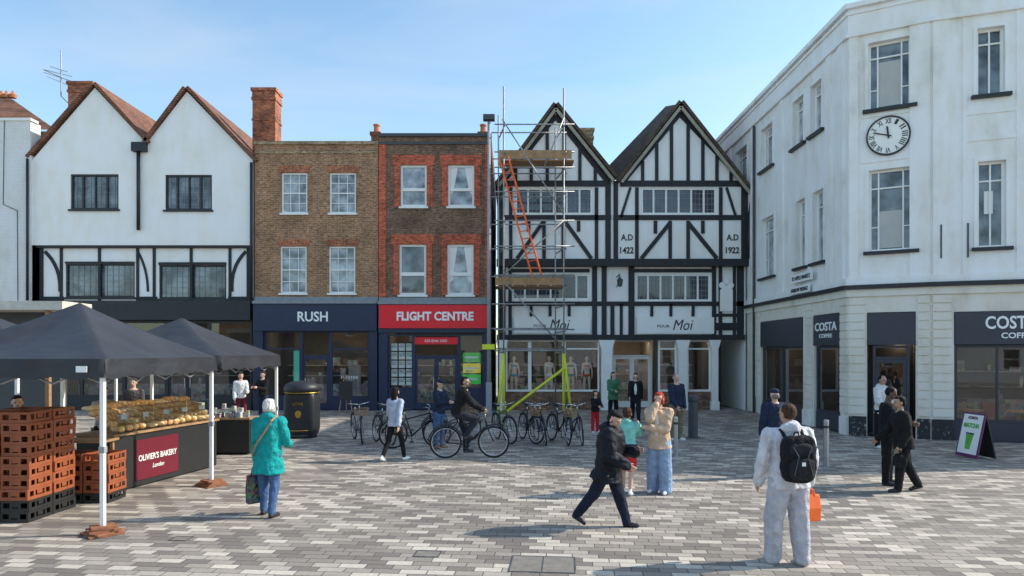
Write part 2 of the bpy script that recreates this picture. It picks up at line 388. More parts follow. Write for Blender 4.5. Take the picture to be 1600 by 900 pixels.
def shell(par,F,u0,u1,z0,z1,dep,mat,d=0,z1b=None):
    m=MB(F); 
    m.quad((u0,d,z0),(u0,d+dep,z0),(u0,d+dep,z1),(u0,d,z1)); m.quad((u1,d,z0),(u1,d+dep,z0),(u1,d+dep,z1),(u1,d,z1)); m.quad((u0,d+dep,z0),(u1,d+dep,z0),(u1,d+dep,z1),(u0,d+dep,z1))
    return m.build('rear_wall',mat,par,norm=False)
def chimney(par,px0,px1,py0,D,dep,zlow,mat,pots=1,nm='chimney'):
    u0,u1=(px0-800)*D/FPX,(px1-800)*D/FPX; z1=H+(HY-py0)*D/FPX; e=.06
    u0+=e;u1-=e
    m=MB(); m.box(u0,u1,D,D+dep,zlow,z1-.5); m.box(u0-.04,u1+.04,D-.04,D+dep+.04,z1-.5,z1-.38); m.box(u0-.01,u1+.01,D-.01,D+dep+.01,z1-.38,z1-.13); m.box(u0-e,u1+e,D-e,D+dep+e,z1-.13,z1)
    if z1-1.35>zlow: m.box(u0-.03,u1+.03,D-.03,D+dep+.03,z1-1.35,z1-1.27)
    c=m.build(nm,mat,par)
    for i in range(pots):
        x=u0+(i+.5)*(u1-u0)/pots; p=(x,D+dep/2,z1)
        MB().lathe(p,[(.13,0),(.11,.3),(.14,.32),(.14,.38),(.09,.39)],12).build('chimney_pot',M['terracotta'],c,smooth=False)
    return c
def pipe(par,pts,r,mat='black',name='drainpipe'): return MB().tube(pts,r,8).build(name,M[mat],par,smooth=True)
def slope(mb,u0,z0,u1,z1,d0,d1,th=.11,over=0.0):
    a=V((u1-u0,z1-z0)).normalized(); n=V((-a.y,a.x)); n=n if n.y>0 else -n
    p0=V((u0,z0)); p1=V((u1,z1))
    mb.prism([tuple(p0),tuple(p1),tuple(p1+n*th),tuple(p0+n*th)],d0,d1)
# ============================================================ GROUND
g=MB(); g.quad((-300,-60,0),(300,-60,0),(300,500,0),(-300,500,0)); struct(g.build('ground',paving(),norm=False))
# ============================================================ FAR LEFT BUILDING
F=ROW
b=thing('building','white painted brick building cut by the left edge of the picture, with a tiled roof','building',(fx(-100),RD,0),world=True)
m=MB(F); wall(m,fx(-260),fx(50),0,fz(190),[],-.1); m.quad((fx(50),-.1,0),(fx(50),.5,0),(fx(50),.5,fz(190)),(fx(50),-.1,fz(190))); m.build('wall',M['whitebrick'],b,norm=False)
m=MB(F); m.box(fx(-260),fx(52),-.16,.3,fz(190),fz(186)); m.build('coping',M['wframe'],b)
p0=at(-260,192,28.2); p1=at(88,205,28.2); MB().box(p0[0],p1[0],28.2,28.6,p1[2]-3,p1[2]).build('parapet',M['stockb'],b)
m=MB(); m.add([at(-260,192,28.3),at(88,203,28.3),at(88,203,33),at(12,150,31.5),at(-260,150,31.5)],[(0,1,3,4),(1,2,3)]); m.build('roof',M['tred'],b,norm=False)
for px in (2,10,20): 
    MB().lathe(at(px,153,31.4),[(.14,0),(.17,.14),(.07,.22),(.03,.34)],10).build('ridge_ornament',M['terracotta'],b)
pipe(b,[F(fx(10),-.12,fz(190)),F(fx(8),-.12,fz(320)),F(fx(30),-.12,fz(330)),F(fx(31),-.12,fz(470))],.012,'dkgrey','cable')
# ============================================================ TWIN GABLE WHITE HOUSE
b=thing('gabled_house','white rendered house with two tiled gables and black leaded windows above dark shop','house',(fx(222),RD,0),world=True)
W=[H4(F,110,185,272,327),H4(F,258,331,273,328)]
m=MB(F); wall(m,fx(50),fx(395),fz(383),fz(250),W)
m.prism([(fx(50),fz(250)),(fx(395),fz(250)),(fx(292),fz(143)),(fx(229),fz(224)),(fx(148),fz(137))][::-1],0,.2)
m.quad((fx(50),0,fz(383)),(fx(395),0,fz(383)),(fx(395),.3,fz(383)),(fx(50),.3,fz(383)))
m.build('wall',M['white'],b,norm=False)
shell(b,F,fx(50),fx(395),0,fz(252),9,M['whitebrick'])
m=MB(F)
for (a,z,p,q) in ((46,248,148,133),(232,225,148,133),(228,225,292,139),(400,254,292,139)):
    slope(m,fx(a),fz(z),fx(p),fz(q),-.14,9,.13)
r=m.build('roof',M['tred'],b)
chimney(r,104,146,127,31.0,1.0,fz(240),M['chim'],0)
for w in W: win(b,F,w,0,2,1,'black','gmid',.07,.07,False,(10,6),'black',mulls=4)
d=.16; Wl=[H4(F,98,207,411,464),H4(F,245,351,413,466)]
m=MB(F); wall(m,fx(58),fx(388),fz(470),fz(383),Wl,d); m.build('timbered_wall',M['white'],b,norm=False)
m=MB(F)
m.box(fx(56),fx(390),.02,.3,fz(387),fz(380)-.03)
for px in (61,92,152,212,238,296,357,386): m.beam(fx(px),fz(470),fx(px),fz(387),.14 if px in(61,386) else .11,d-.045,d)
for px0,px1 in ((61,98),(207,245),(351,386)):
    m.box(fx(px0)+.08,fx(px1)-.06,d-.04,d,fz(470),fz(463)) 
m.box(fx(98),fx(207),d-.043,d,fz(411),fz(408)); m.box(fx(245),fx(351),d-.043,d,fz(413),fz(409))
def arc(m,px0,py0,px1,py1,bend,w,d0,d1,n=8):
    a=V((fx(px0),fz(py0)));c=V((fx(px1),fz(py1)));mid=(a+c)/2+V(bend)
    pts=[(1-t)**2*a+2*(1-t)*t*mid+t*t*c for t in [i/n for i in range(n+1)]]
    for i,(p,q) in enumerate(zip(pts,pts[1:])): m.beam(p.x,p.y,q.x,q.y,w,d0-.001*(i%2),d1)
arc(m,66,392,90,455,(.35,.2),.13,d-.035,d); arc(m,382,392,360,455,(-.35,.2),.13,d-.035,d)
arc(m,212,392,228,455,(.2,.1),.09,d-.03,d)
m.build('timber_frame',M['timber'],b)
for w in Wl: win(b,F,w,d,1,1,'black','gmid',.07,.07,False,(12,6),'black',mulls=2)
pipe(b,[F(fx(218),-.1,fz(232)),F(fx(218),-.1,fz(360))],.07); MB(F).box(fx(209),fx(231),-.22,-.01,fz(238),fz(224)).build('hopper',M['black'],b)
pipe(b,[F(fx(394),-.1,fz(255)),F(fx(394),-.1,fz(468))],.06); pipe(b,[F(fx(48),-.2,fz(250)),F(fx(48),-.2,fz(470))],.05)
MB(F).box(fx(56),fx(392),-.1,.3,fz(500),fz(470)).build('fascia',M['black'],b)
u0,u1=fx(58),fx(392); bays=[]; n=5
for i in range(n): bays.append((u0+i*(u1-u0)/n,u0+(i+1)*(u1-u0)/n,'d' if i==3 else 'w'))
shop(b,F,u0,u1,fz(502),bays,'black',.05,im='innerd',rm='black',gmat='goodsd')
p=at(95,150,31.3); tz=at(95,78,31.3)[2]; m=MB(); m.cyl(p,(p[0],p[1],tz),.025)
for i,(yy,l) in enumerate(((108,.5),(114,.75),(120,.65),(127,.45))):
    z=at(95,yy,31.3)[2]; m.cyl((p[0]-l,p[1]-.1*i,z+.12),(p[0]+l*.6,p[1]+.1*i,z-.12),.014)
z=at(95,118,31.3)[2]; m.cyl((p[0]-.75,p[1],z+.25),(p[0]+.5,p[1],z-.3),.018); m.cyl((p[0],p[1],p[2]),(p[0]+.6,p[1],p[2]-.6),.02); o=m.build('tv_antenna',M['galv'],loc=p); tag(o,'thin metal television aerial beside the chimney of the white gabled house','aerial')
# ============================================================ BROWN BRICK HOUSE
b=thing('brick_house','brown brick house with four white sash windows above a navy shopfront','house',(fx(494),RD,0),world=True)
W=[H4(F,440,480,270,333),H4(F,515,556,270,333),H4(F,438,479,385,458),H4(F,514,555,385,458)]
m=MB(F); wall(m,fx(398),fx(590.5),fz(470),fz(226),W); m.build('wall',M['brick1'],b,norm=False)
shell(b,F,fx(398),fx(590.5),0,fz(226),8,M['brick1'])
for w in W:
    m=MB(F); n=9
    for i in range(n):
        t=(i+.5)/n-.5; x=(w[0]+w[1])/2+t*(w[1]-w[0]+.12); m.beam(x,w[3]+.01,x+t*.22,w[3]+.29-abs(t)*.05,.125,-.018-.001*(i%2),.0)
    m.build('window_arch',M['obrick'],b)
m=MB(F); m.box(fx(397),fx(591),-.07,.3,fz(226),fz(221)); m.build('coping',M['stockb'],b)
MB(F).box(fx(398),fx(590.5),-.03,0,fz(240),fz(236)).build('string_course',M['stockb'],b)
r=MB(F).quad((fx(398),.3,fz(240)),(fx(590.5),.3,fz(240)),(fx(590.5),8,fz(240)),(fx(398),8,fz(240))).build('roof',M['lead'],b,norm=False)
chimney(r,392,432,137,28.3,.75,fz(250),M['chim'],0)
for w in W: win(b,F,w,0,3,4,'wframe','gpale',.06,.025,True,None,'wframe')
m=MB(F); m.box(fx(398),fx(590.5),-.3,.2,fz(475),fz(471)); m.box(fx(398),fx(590.5),-.05,.2,fz(471),fz(464)); m.build('cornice',M['lead'],b)
MB(F).box(fx(399),fx(590),-.22,.15,fz(517),fz(475)).build('fascia',M['navy'],b)
text('RUSH',F,fx(491),fz(495),fx(515)-fx(468),.40,-.22,M['signw'],b,bold=.02)
for a,c in ((398.5,412),(577,590)): m=MB(F).box(fx(a),fx(c),-.12,.15,0.3,fz(517)); m.box(fx(a)-.02,fx(c)+.02,-.15,.15,0,.3); m.build('pilaster',M['navy'],b)
shop(b,F,fx(412),fx(577),fz(517),[(fx(412),fx(470),'w'),(fx(470),fx(516),'d'),(fx(516),fx(577),'w')],'navy',0,im='inner',rm='navy',riser=.5,transom=fz(545))
MB(F).box(fx(440),fx(450),1.5,1.55,1.0,2.4).build('display_screen',emit((.1,.75,.65),.3),b)  # added glowing panel, stands in for the teal-lit part of the shop interior
MB(F).box(fx(536),fx(556),.9,.95,.6,1.8).build('display_board',M['innerw'],b)
text('MASTER',F,fx(546),fz(590),.7,.12,.05,M['paper'],b)
# ============================================================ SOOTY/RED BRICK HOUSE
b=thing('brick_house','dark brick house with red brick window surrounds above a red shop sign','house',(fx(681),RD,0),world=True)
W=[H4(F,626,667,258,323),H4(F,700,741,258,323),H4(F,624,666,382,461),H4(F,699,740,382,461)]
m=MB(F); wall(m,fx(591.5),fx(768),fz(470),fz(214),W,-.02); m.build('wall',M['brick2'],b,norm=False)
shell(b,F,fx(591.5),fx(768),0,fz(216),8,M['brick2'])
for w in W:
    s=.24; m=MB(F); m.box(w[0]-s,w[0],-.05,-.02,w[2],w[3]); m.box(w[1],w[1]+s,-.05,-.02,w[2],w[3]); m.box(w[0]-s-.08,w[1]+s+.08,-.055,-.02,w[3],w[3]+.4); m.build('red_brick_surround',M['rbrick'],b)
MB(F).box(fx(592),fx(603),-.045,-.02,fz(464),fz(226)).build('red_brick_quoin',M['rbrick'],b)
MB(F).box(fx(758),fx(767),-.045,-.02,fz(464),fz(226)).build('red_brick_quoin',M['rbrick'],b)
m=MB(F); m.box(fx(591.5),fx(768),-.1,.3,fz(214),fz(209)); m.build('coping',M['dkgrey'],b)
MB(F).box(fx(591.5),fx(768),-.07,-.02,fz(226),fz(222)).build('string_course',M['dkgrey'],b)
r=MB(F).quad((fx(591.5),.3,fz(230)),(fx(768),.3,fz(230)),(fx(768),8,fz(230)),(fx(591.5),8,fz(230))).build('roof',M['lead'],b,norm=False)
for a in (578,746): chimney(r,a,a+17,206,28.2,.5,fz(235),M['chim'],1)
for i,w in enumerate(W): 
    ww=win(b,F,w,-.02,1,1,'wframe','gmid' if i==2 else 'gpale',.085,.03,False,None,'wframe')
    MB(F).box(w[0]+.085,w[1]-.085,.02,.1,w[2]+(w[3]-w[2])*.38,w[2]+(w[3]-w[2])*.45).build('transom',M['wframe'],ww)
    if i in (1,3):
        for sg_,x in ((1,w[0]+.09),(-1,w[1]-.09)):
            m=MB(F); pts=[(x,w[3]-.09),(x+sg_*.30,w[3]-.09),(x+sg_*.12,w[2]+.62),(x,w[2]+.5)]; m.prism(pts if sg_>0 else pts[::-1],.07,.083); m.build('curtain',M['paper'],ww)
w=W[2]; m=MB(F); m.add([(w[0]+.08,.03,w[2]+.75),(w[1]-.08,.03,w[2]+.75),(w[1]-.08,-.3,w[2]+.1),(w[0]+.08,-.3,w[2]+.1),(w[0]+.08,.07,w[2]+.75),(w[1]-.08,.07,w[2]+.75),(w[1]-.08,-.26,w[2]+.08),(w[0]+.08,-.26,w[2]+.08)],[(0,1,5,4),(3,2,6,7),(0,3,7,4),(1,2,6,5)])
m.build('open_sash',M['wframe'],b)
m=MB(F); m.box(fx(592),fx(767),-.3,.2,fz(476),fz(471)); m.box(fx(592),fx(767),-.06,.2,fz(471),fz(465)); m.build('cornice',M['lead'],b)
MB(F).box(fx(592),fx(767),-.18,.15,fz(520),fz(476)).build('fascia',M['navy'],b)
sg=MB(F).box(fx(594),fx(765),-.26,-.18,fz(513),fz(477)).build('shop_sign',M['red'],b)
text('FLIGHT CENTRE',F,fx(681),fz(494.5),fx(741)-fx(622),.36,-.26,M['signw'],sg,bold=.035)
for a,c in ((592.5,606),(756,767)): m=MB(F).box(fx(a),fx(c),-.1,.15,0.3,fz(520)); m.box(fx(a)-.01,fx(c)+.01,-.13,.15,0,.3); m.build('pilaster',M['navy'],b)
shop(b,F,fx(606),fx(756),fz(522),[(fx(606),fx(646),'w'),(fx(646),fx(717),'d'),(fx(717),fx(756),'w')],'navy',0,im='inner',rm='navy',riser=.85)
q=MB(F).box(fx(648),fx(715),.0,.035,fz(538),fz(527)).build('door_header_sign',M['red'],b); text('020 8546 5000',F,fx(681),fz(532.5),.9,.11,0,M['signw'],q)
for i in range(3):
    for j in range(5):
        x=fx(611+i*11.5); z=fz(602-j*13.5); p=MB(F).box(x,x+.24,.08,.085,z,z+.29).build('poster',M['paper'],b)
        MB(F).box(x+.02,x+.22,.073,.079,z+.12,z+.26).build('poster_picture',M['goods3'],p)
for j,mm in enumerate((emit((.05,.55,.10),.5),emit((.75,.7,.08),.45),emit((.05,.5,.1),.45))):  # paper posters given a glow of their own to look bright, not lamps
    p=MB(F).box(fx(723),fx(751),.08,.085,fz(600-j*17),fz(585-j*17)).build('poster',mm,b)
    MB(F).box(fx(726),fx(746),.073,.079,fz(594-j*17),fz(591-j*17)).build('poster_picture',M['paper'],p)
    MB(F).box(fx(728),fx(738),.073,.079,fz(598-j*17),fz(596-j*17)).build('poster_picture',M['goods3'],p)
# ============================================================ TUDOR BUILDING
b=thing('timbered_building','black and white timber framed building with two steep gables and dates painted on','building',(fx(970),RD,0),world=True)
WU=[H4(F,805,926,293,335),H4(F,1002,1120,293,335)]; WL=[H4(F,800,922,427,468),H4(F,995,1113,427,470)]
m=MB(F); wall(m,fx(778),fx(1167),fz(410),fz(283),WU)
m.prism([(fx(782),fz(283)),(fx(956),fz(283)),(fx(868),fz(176))],0,.2); m.prism([(fx(971),fz(283)),(fx(1167),fz(283)),(fx(1062),fz(172))],0,.2)
m.build('upper_wall',M['white'],b,norm=False)
d1=.22
m=MB(F); wall(m,fx(778),fx(1165),fz(530),fz(410),WL,d1); m.build('first_floor_wall',M['white'],b,norm=False)
shell(b,F,fx(778),fx(1165),0,fz(283),9,M['white'])
rf=MB(F)
for (a,z,p,q) in ((777,290,868,166),(960,280,868,166),(966,286,1062,163),(1172,303,1062,163)): slope(rf,fx(a),fz(z),fx(p),fz(q),-.3,9,.12)
rf.F=None
V1,V2,V3,V4,V5=at(952,280,27.25),at(974,283,27.25),at(1062,162,27.25),at(1040,166,30.5),at(948,262,30.5)
rf.add([V1,V2,V3,V4,V5],[(0,1,4),(1,2,3,4)])
r=rf.build('roof',M['tdark'],b)
chimney(r,902,929,200,32.0,.6,fz(275),M['stockb'],0)
bm2=paint((.34,.31,.24),.7,.3,6)
for (a,z,p,q) in ((779,292,868,171),(958,284,868,171),(970,286,1062,168),(1170,304,1062,168)): MB(F).beam(fx(a),fz(z)-.02,fx(p),fz(q)-.05,.12,-.26,-.2).build('bargeboard',bm2,b)
def tb(lst,w,d0,d): 
    m=MB(F)
    for i,l in enumerate(lst): m.beam(fx(l[0]),fz(l[1]),fx(l[2]),fz(l[3]),(l[4] if len(l)>4 else w),d0-.0015*(i%7),d)
    return m
def gab(cx,hl,hr_,py,xs):
    L=[(cx-hl,287,cx+hr_,287,.24)]
    for x in xs:
        top=py+12+abs(x-cx)*(283-py)/(hl if x<cx else hr_)
        if top<272: L.append((x,283,x,top,.13))
    L+=[(cx-hl+4,284,cx,py+9,.22),(cx+hr_-4,284,cx,py+9,.22)]
    return L
tb(gab(868,86,86,172,(806,830,855,881,906,930)),.13,-.05,0).build('timber_frame',M['timber'],b)
tb(gab(1062,93,105,168,(1004,1026,1049,1075,1098,1120,1142)),.13,-.05,0).build('timber_frame',M['timber'],b)
L=[(778,340,955,340,.2),(958,340,1167,340,.2),(782,283,782,410,.26),(950,283,950,410,.22),(962,283,962,410,.18),(1163,283,1163,410,.26),(798,293,798,410),(932,293,932,410),(995,293,995,410),(1126,293,1126,410),
   (850,345,850,404),(880,345,880,404),(850,345,808,404,.15),(882,345,924,404,.15),(1047,345,1047,404),(1075,345,1075,404),(1047,348,1002,404,.16),(1075,348,1120,404,.16),(1024,345,1024,365),(1098,345,1098,365),(826,345,826,362),(904,345,904,362),
   (985,293,970,340,.1),(1135,293,1150,340,.1)]
tb(L,.14,-.045,0).build('timber_frame',M['timber'],b)
MB(F).box(fx(776),fx(1168),-.16,.26,fz(416),fz(405)).build('jetty_beam',M['timber'],b)
L=[(778,474,1165,474,.18),(784,416,784,530,.3),(797,416,797,530,.14),(930,416,930,530,.2),(945,416,945,530,.2),(988,416,988,530,.24),(1118,416,1118,530,.16),(1160,416,1160,530,.3),
   (800,422,922,422,.14),(992,422,1115,422,.14),(830,474,830,494),(860,474,860,494),(890,474,890,494),(1020,474,1020,494),(1050,474,1050,494),(1085,474,1085,494),(1128,416,1128,530,.14),(1150,416,1150,530,.12),(1118,492,1165,492,.12),(1118,510,1165,510,.3),(958,474,958,530,.16),(972,474,972,530,.12)]
tb(L,.12,d1-.05,d1).build('timber_frame',M['timber'],b)
MB(F).box(fx(776),fx(1166),d1-.2,d1+.2,fz(531),fz(523)).build('jetty_beam',M['timber'],b)
for w in WU: win(b,F,w,0,1,1,'wframe','gdark',.08,.03,False,(18,5),None,mulls=6)
for w in WL: win(b,F,w,d1,1,1,'wframe','gdark',.08,.03,False,(18,5),None,mulls=6)
for i,(x,t2) in enumerate(((979.5,'1422'),(1144.5,'1922'))):
    text('A.D',F,fx(x),fz(371),.48,.25,-.003,M['timber'],b,bold=.015,th=.02); text(t2,F,fx(x),fz(391),.54,.26,-.003,M['timber'],b,bold=.02,th=.02)
for x0,x1,y in ((803,923,508),(996,1117,508.5)):
    s=MB(F).box(fx(x0),fx(x1),d1-.12,d1-.055,fz(y+13),fz(y-13)).build('shop_sign',M['signw'],b)
    cx=(x0+x1)/2; text('POUR',F,fx(cx-19),fz(y+1),.50,.11,d1-.12,M['black'],s); text('Moi',F,fx(cx+12),fz(y-1),.82,.42,d1-.12,M['black'],s,shear=.3)
m=MB(F); cx=fx(1137); m.box(cx-.26,cx+.26,d1-.07,d1-.052,fz(486),fz(452)); 
for t in (-.17,0,.17): m.cyl((cx+t,d1-.07,fz(445)+(.16 if t==0 else 0)),(cx+t,d1-.052,fz(445)+(.16 if t==0 else 0)),.13,n=14)
m.box(cx-.2,cx+.2,d1-.069,d1-.053,fz(452),fz(446)); m.build('shield_panel',M['white'],b)
m=MB(F); m.tube([(fx(965),d1,fz(432)),(fx(966),-.3,fz(430)),(fx(966),-.45,fz(436))],.025); m.tube([(fx(965),d1,fz(448)),(fx(966),-.2,fz(434))],.018)
m.lathe((fx(966),-.45,fz(436)-.36),[(.03,0),(.09,.05),(.12,.25),(.13,.28),(.03,.36)],6); m.build('hanging_lantern',M['dkgrey'],b)
ub=[(fx(790),fx(828),'w'),(fx(828),fx(882),'w'),(fx(882),fx(938),'w')]
shop(b,F,fx(782),fx(938),fz(531),ub,'wframe',.25,riser=.75,rm='wframe',im='inner',goodsn=12,depth=3,transom=fz(545))
MB(F).box(fx(786),fx(938),.2,.25,0,.74).build('brick_plinth',M['brick2'],b)
shop(b,F,fx(958),fx(1030),fz(531),[(fx(962),fx(1027),'d')],'wframe',1.0,depth=3,im='innerw',goodsn=8)
shop(b,F,fx(1031),fx(1120),fz(531),[(fx(1031),fx(1060),'w'),(fx(1076),fx(1114),'w')],'wframe',.25,riser=.75,rm='wframe',im='inner',goodsn=9,depth=3,transom=fz(545))
MB(F).box(fx(1031),fx(1116),.2,.25,0,.74).build('brick_plinth',M['brick2'],b)
for x0,x1 in ((779,789),(940,957),(1061,1075),(1113,1123)):
    m=MB(F); u,v=fx(x0),fx(x1); m.box(u,v,.02,.5,.35,2.45); m.box(u-.04,v+.04,-.02,.54,.0,.35); m.prism([(u-.12,fz(531)),(v+.12,fz(531)),(v,2.45),(u,2.45)],.03,.49); m.build('pillar',M['wframe'],b,bevel=.01)
m=MB(F); m.quad((fx(1123),.3,0),(fx(1123),9,0),(fx(1123),9,fz(531)),(fx(1123),.3,fz(531))); m.build('passage_wall',M['cream'],b,norm=False)
MB(F).box(fx(1124),fx(1164),5.0,5.1,0,fz(531)).build('passage_gate',M['dkgrey'],b)
pipe(b,[F(fx(1128),.3,fz(531)),F(fx(1128),.3,0)],.05)
pipe(b,[F(fx(1172),-.22,fz(302)),F(fx(1168),-.2,fz(335)),F(fx(1167),-.2,fz(405))],.045)
# ============================================================ CORNER BUILDING
A=(9.5,19.3); P0=(9.5,34.0); B=(11.25,18.33); C=(B[0]+9*.94,B[1]-9*.342); E=(C[0],34)
S=Face(A,(0,-1)); K=Face(A,(B[0]-A[0],B[1]-A[1])); R=Face(B,(C[0]-B[0],C[1]-B[1]))
kl=math.hypot(B[0]-A[0],B[1]-A[1]); rl=math.hypot(C[0]-B[0],C[1]-B[1]); TOP=12.15; ZS=4.12
b=thing('corner_building','three storey aged white corner building with a wall clock above a coffee shop','building',(A[0],A[1],0),world=True)
def band(pts,z0,z1,o0,o1):
    m=MB(); n=len(pts); out=[]
    for i in range(n):
        ns=[]
        for (p,q) in ([(pts[i-1],pts[i])] if i>0 else [])+([(pts[i],pts[i+1])] if i<n-1 else []):
            dx,dy=q[0]-p[0],q[1]-p[1]; l=math.hypot(dx,dy); ns.append(V((dy/l,-dx/l)))
        b_=sum(ns,V((0,0))); b_.normalize(); k=1/max(.3,b_.dot(ns[0])); out.append(b_*k)
    rg=[]
    for i in range(n):
        p=V(pts[i]); a=p+out[i]*o0; c=p+out[i]*o1
        rg.append([(a.x,a.y,z0),(c.x,c.y,z0),(c.x,c.y,z1),(a.x,a.y,z1)])
    m.rings(rg); return m
PL=[P0,A,B,C]
def sh(F_,x0,x1,y0,y1,zz): return (F_.u(x0),F_.u(x1),zz[0],zz[1])
ZU=(9.2,10.75); ZL=(5.15,7.35)
HS=[sh(S,1240,1257,0,0,ZU),sh(S,1268,1285,0,0,ZU),sh(S,1190,1208,0,0,ZU),sh(S,1150,1168,0,0,ZU),sh(S,1245,1259,0,0,ZL),sh(S,1271,1288,0,0,ZL),sh(S,1190,1210,0,0,ZL)]
HK=[sh(K,1357,1424,0,0,(9.1,10.95)),sh(K,1358,1427,0,0,(5.15,7.4))]
HR=[sh(R,1527,1570,0,0,(9.1,10.85)),sh(R,1528,1572,0,0,(5.1,7.35)),sh(R,1640,1690,0,0,(9.1,10.85)),sh(R,1640,1690,0,0,(5.1,7.35))]
gS=[(S.u(1189),S.u(1255),0,3.5),(S.u(1272),S.u(1313),0,3.5)]
gK=[(K.u(1355),K.u(1431),0,3.45)]
gR=[(R.u(1491),rl-.6,0,3.42)]
for F_,u0,u1,hs,gs,nm in ((S,-14.7,0,HS,gS,'side'),(K,0,kl,HK,gK,'k'),(R,0,rl,HR,gR,'r')):
    m=MB(F_); wall(m,u0,u1,ZS,TOP,hs,0,.22); m.build('wall',M['whiteold'],b,norm=False)
    m=MB(F_); wall(m,u0,u1,0,ZS,gs,0,.2); m.build('ground_floor_wall',M['cream'],b,norm=False)
    for h in hs:
        wd=h[1]-h[0]; c=3 if wd>.9 else 2
        w=win(b,F_,h,.09,1,1,'wframe','gmid' if F_ is not S else 'gpale',.06,.03,False,None,None,rev=.13,mulls=0)
        g=MB(F_); a,e=h[0],h[1]
        for t in ((.22,.78) if c==3 else (.5,)): g.box(a+wd*t-.02,a+wd*t+.02,.14,.19,h[2]+.06,h[3]-.06)
        zz=h[2]+(h[3]-h[2])*.78; g.box(a+.06,e-.06,.142,.188,zz-.02,zz+.02)
        if c==3: z2=h[2]+(h[3]-h[2])*.3; g.box(a+.06,a+wd*.22,.143,.187,z2-.015,z2+.015); g.box(a+wd*.78,e-.06,.143,.187,z2-.015,z2+.015)
        g.build('glazing_bars',M['wframe'],w)
        if F_ is K: MB(F_).box(a+wd*.24,a+wd*.76,.188,.193,h[2]+.1,h[2]+(h[3]-h[2])*(.72 if h[2]>8 else .5)).build('blind',paint((.5,.49,.46),.7,.1,3),w)
        if F_ is R and h[2]<8: MB(F_).box(a+wd*.3,a+wd*.62,.186,.191,h[2]+.9,h[2]+1.5).build('paper_notice',M['paper'],w)
        MB(F_).box(a-.14,e+.14,-.12,.09,h[2]-.1,h[2]-.01).build('sill',M['black'],w)
        q=MB(F_); s=.09; 
        q.box(a-s,a,-.035,0,h[2],h[3]); q.box(e,e+s,-.035,0,h[2],h[3]); q.box(a-s,e+s,-.035,0,h[3],h[3]+s); q.build('surround',M['whiteold'],w)
band(PL,ZS-.02,ZS+.1,.0,.16).build('string_course',M['black'],b); band(PL,ZS+.1,ZS+.3,.0,.08).build('string_course',M['whiteold'],b); band(PL,ZS-.22,ZS-.02,0,.07).build('string_course',M['cream'],b)
band(PL,TOP-.95,TOP-.85,0,.1).build('cornice',M['whiteold'],b); band(PL,TOP-.14,TOP,-.35,.12).build('cornice',M['whiteold'],b); band(PL,TOP-.3,TOP-.22,0,.05).build('cornice',M['whiteold'],b)
boxes(S,'pilaster',M['whiteold'],b,[(S.u(px)-.16,S.u(px)+.16,-.05,0,ZS+.3,TOP-.95) for px in (1315,1296,1222,1178,1142)])
boxes(K,'pilaster',M['whiteold'],b,[(.03,.26,-.045,0,ZS+.3,TOP-.95),(kl-.5,kl-.03,-.045,0,ZS+.3,TOP-.95)])
ua,ub_=R.u(1515),R.u(1588)
boxes(R,'pilaster',M['whiteold'],b,[(.04,.42,-.045,0,ZS+.3,TOP-.95),(ua-.16,ua-.06,-.03,0,ZS+.3,TOP-.95),(ub_,ub_+.1,-.03,0,ZS+.3,TOP-.95)])
boxes(R,'panel_moulding',M['whiteold'],b,[(ua-.06,ub_,-.028,0,7.9,8.0),(ua-.06,ub_,-.028,0,8.6,8.7)])
boxes(K,'panel_moulding',M['whiteold'],b,[(K.u(1345),K.u(1436),-.03,0,7.62,7.7),(K.u(1345),K.u(1436),-.03,0,8.88,8.95)])
boxes(R,'iron_strap',M['dkgrey'],b,[(R.u(px)-.018,R.u(px)+.018,-.06,-.046 if px<1500 else 0,4.85,5.75) for px in (1470,1512)])
MB().prismz([(P0[0]+.3,P0[1]),(A[0]+.3,A[1]+.2),(B[0]+.1,B[1]+.3),(C[0],C[1]+.3),E],TOP-.5,TOP-.4).build('roof',M['lead'],b)
m=MB(); m.quad((C[0],C[1],0),(E[0],E[1],0),(E[0],E[1],TOP),(C[0],C[1],TOP)); m.quad((P0[0],P0[1],0),(E[0],E[1],0),(E[0],E[1],TOP),(P0[0],P0[1],TOP)); m.build('rear_wall',M['whiteold'],b,norm=False)
def grooves(F_,u0,u1):
    m=MB(F_); z=.62
    while z<3.8: m.box(u0,u1,-.04,0,z,z+.2); z+=.235
    m.build('rusticated_pier',M['cream'],b)
grooves(S,S.u(1258)+.05,S.u(1271)); grooves(S,S.u(1314),-.02); grooves(K,.03,K.u(1352)); grooves(K,K.u(1434),kl-.03); grooves(R,.04,R.u(1488)); grooves(S,S.u(1172),S.u(1187))
boxes(S,'plinth',M['whiteold'],b,[(S.u(1256),S.u(1271),-.06,0,0,.5),(S.u(1314),-.01,-.06,0,0,.5)])
def peel():
    t=NT('peeling_black_plinth'); n=t.noise(t.obj(),9,6,.75); return t.bsdf(t.ramp(n,[(.57,(.025,.025,.028)),(.63,(.45,.44,.42))]),.7,n,.01,.5)
PE=peel()
boxes(K,'plinth',PE,b,[(.02,K.u(1354),-.06,0,0,.55),(K.u(1433),kl-.02,-.06,0,0,.55)])
boxes(R,'plinth',PE,b,[(.02,R.u(1490),-.06,0,0,.55)])
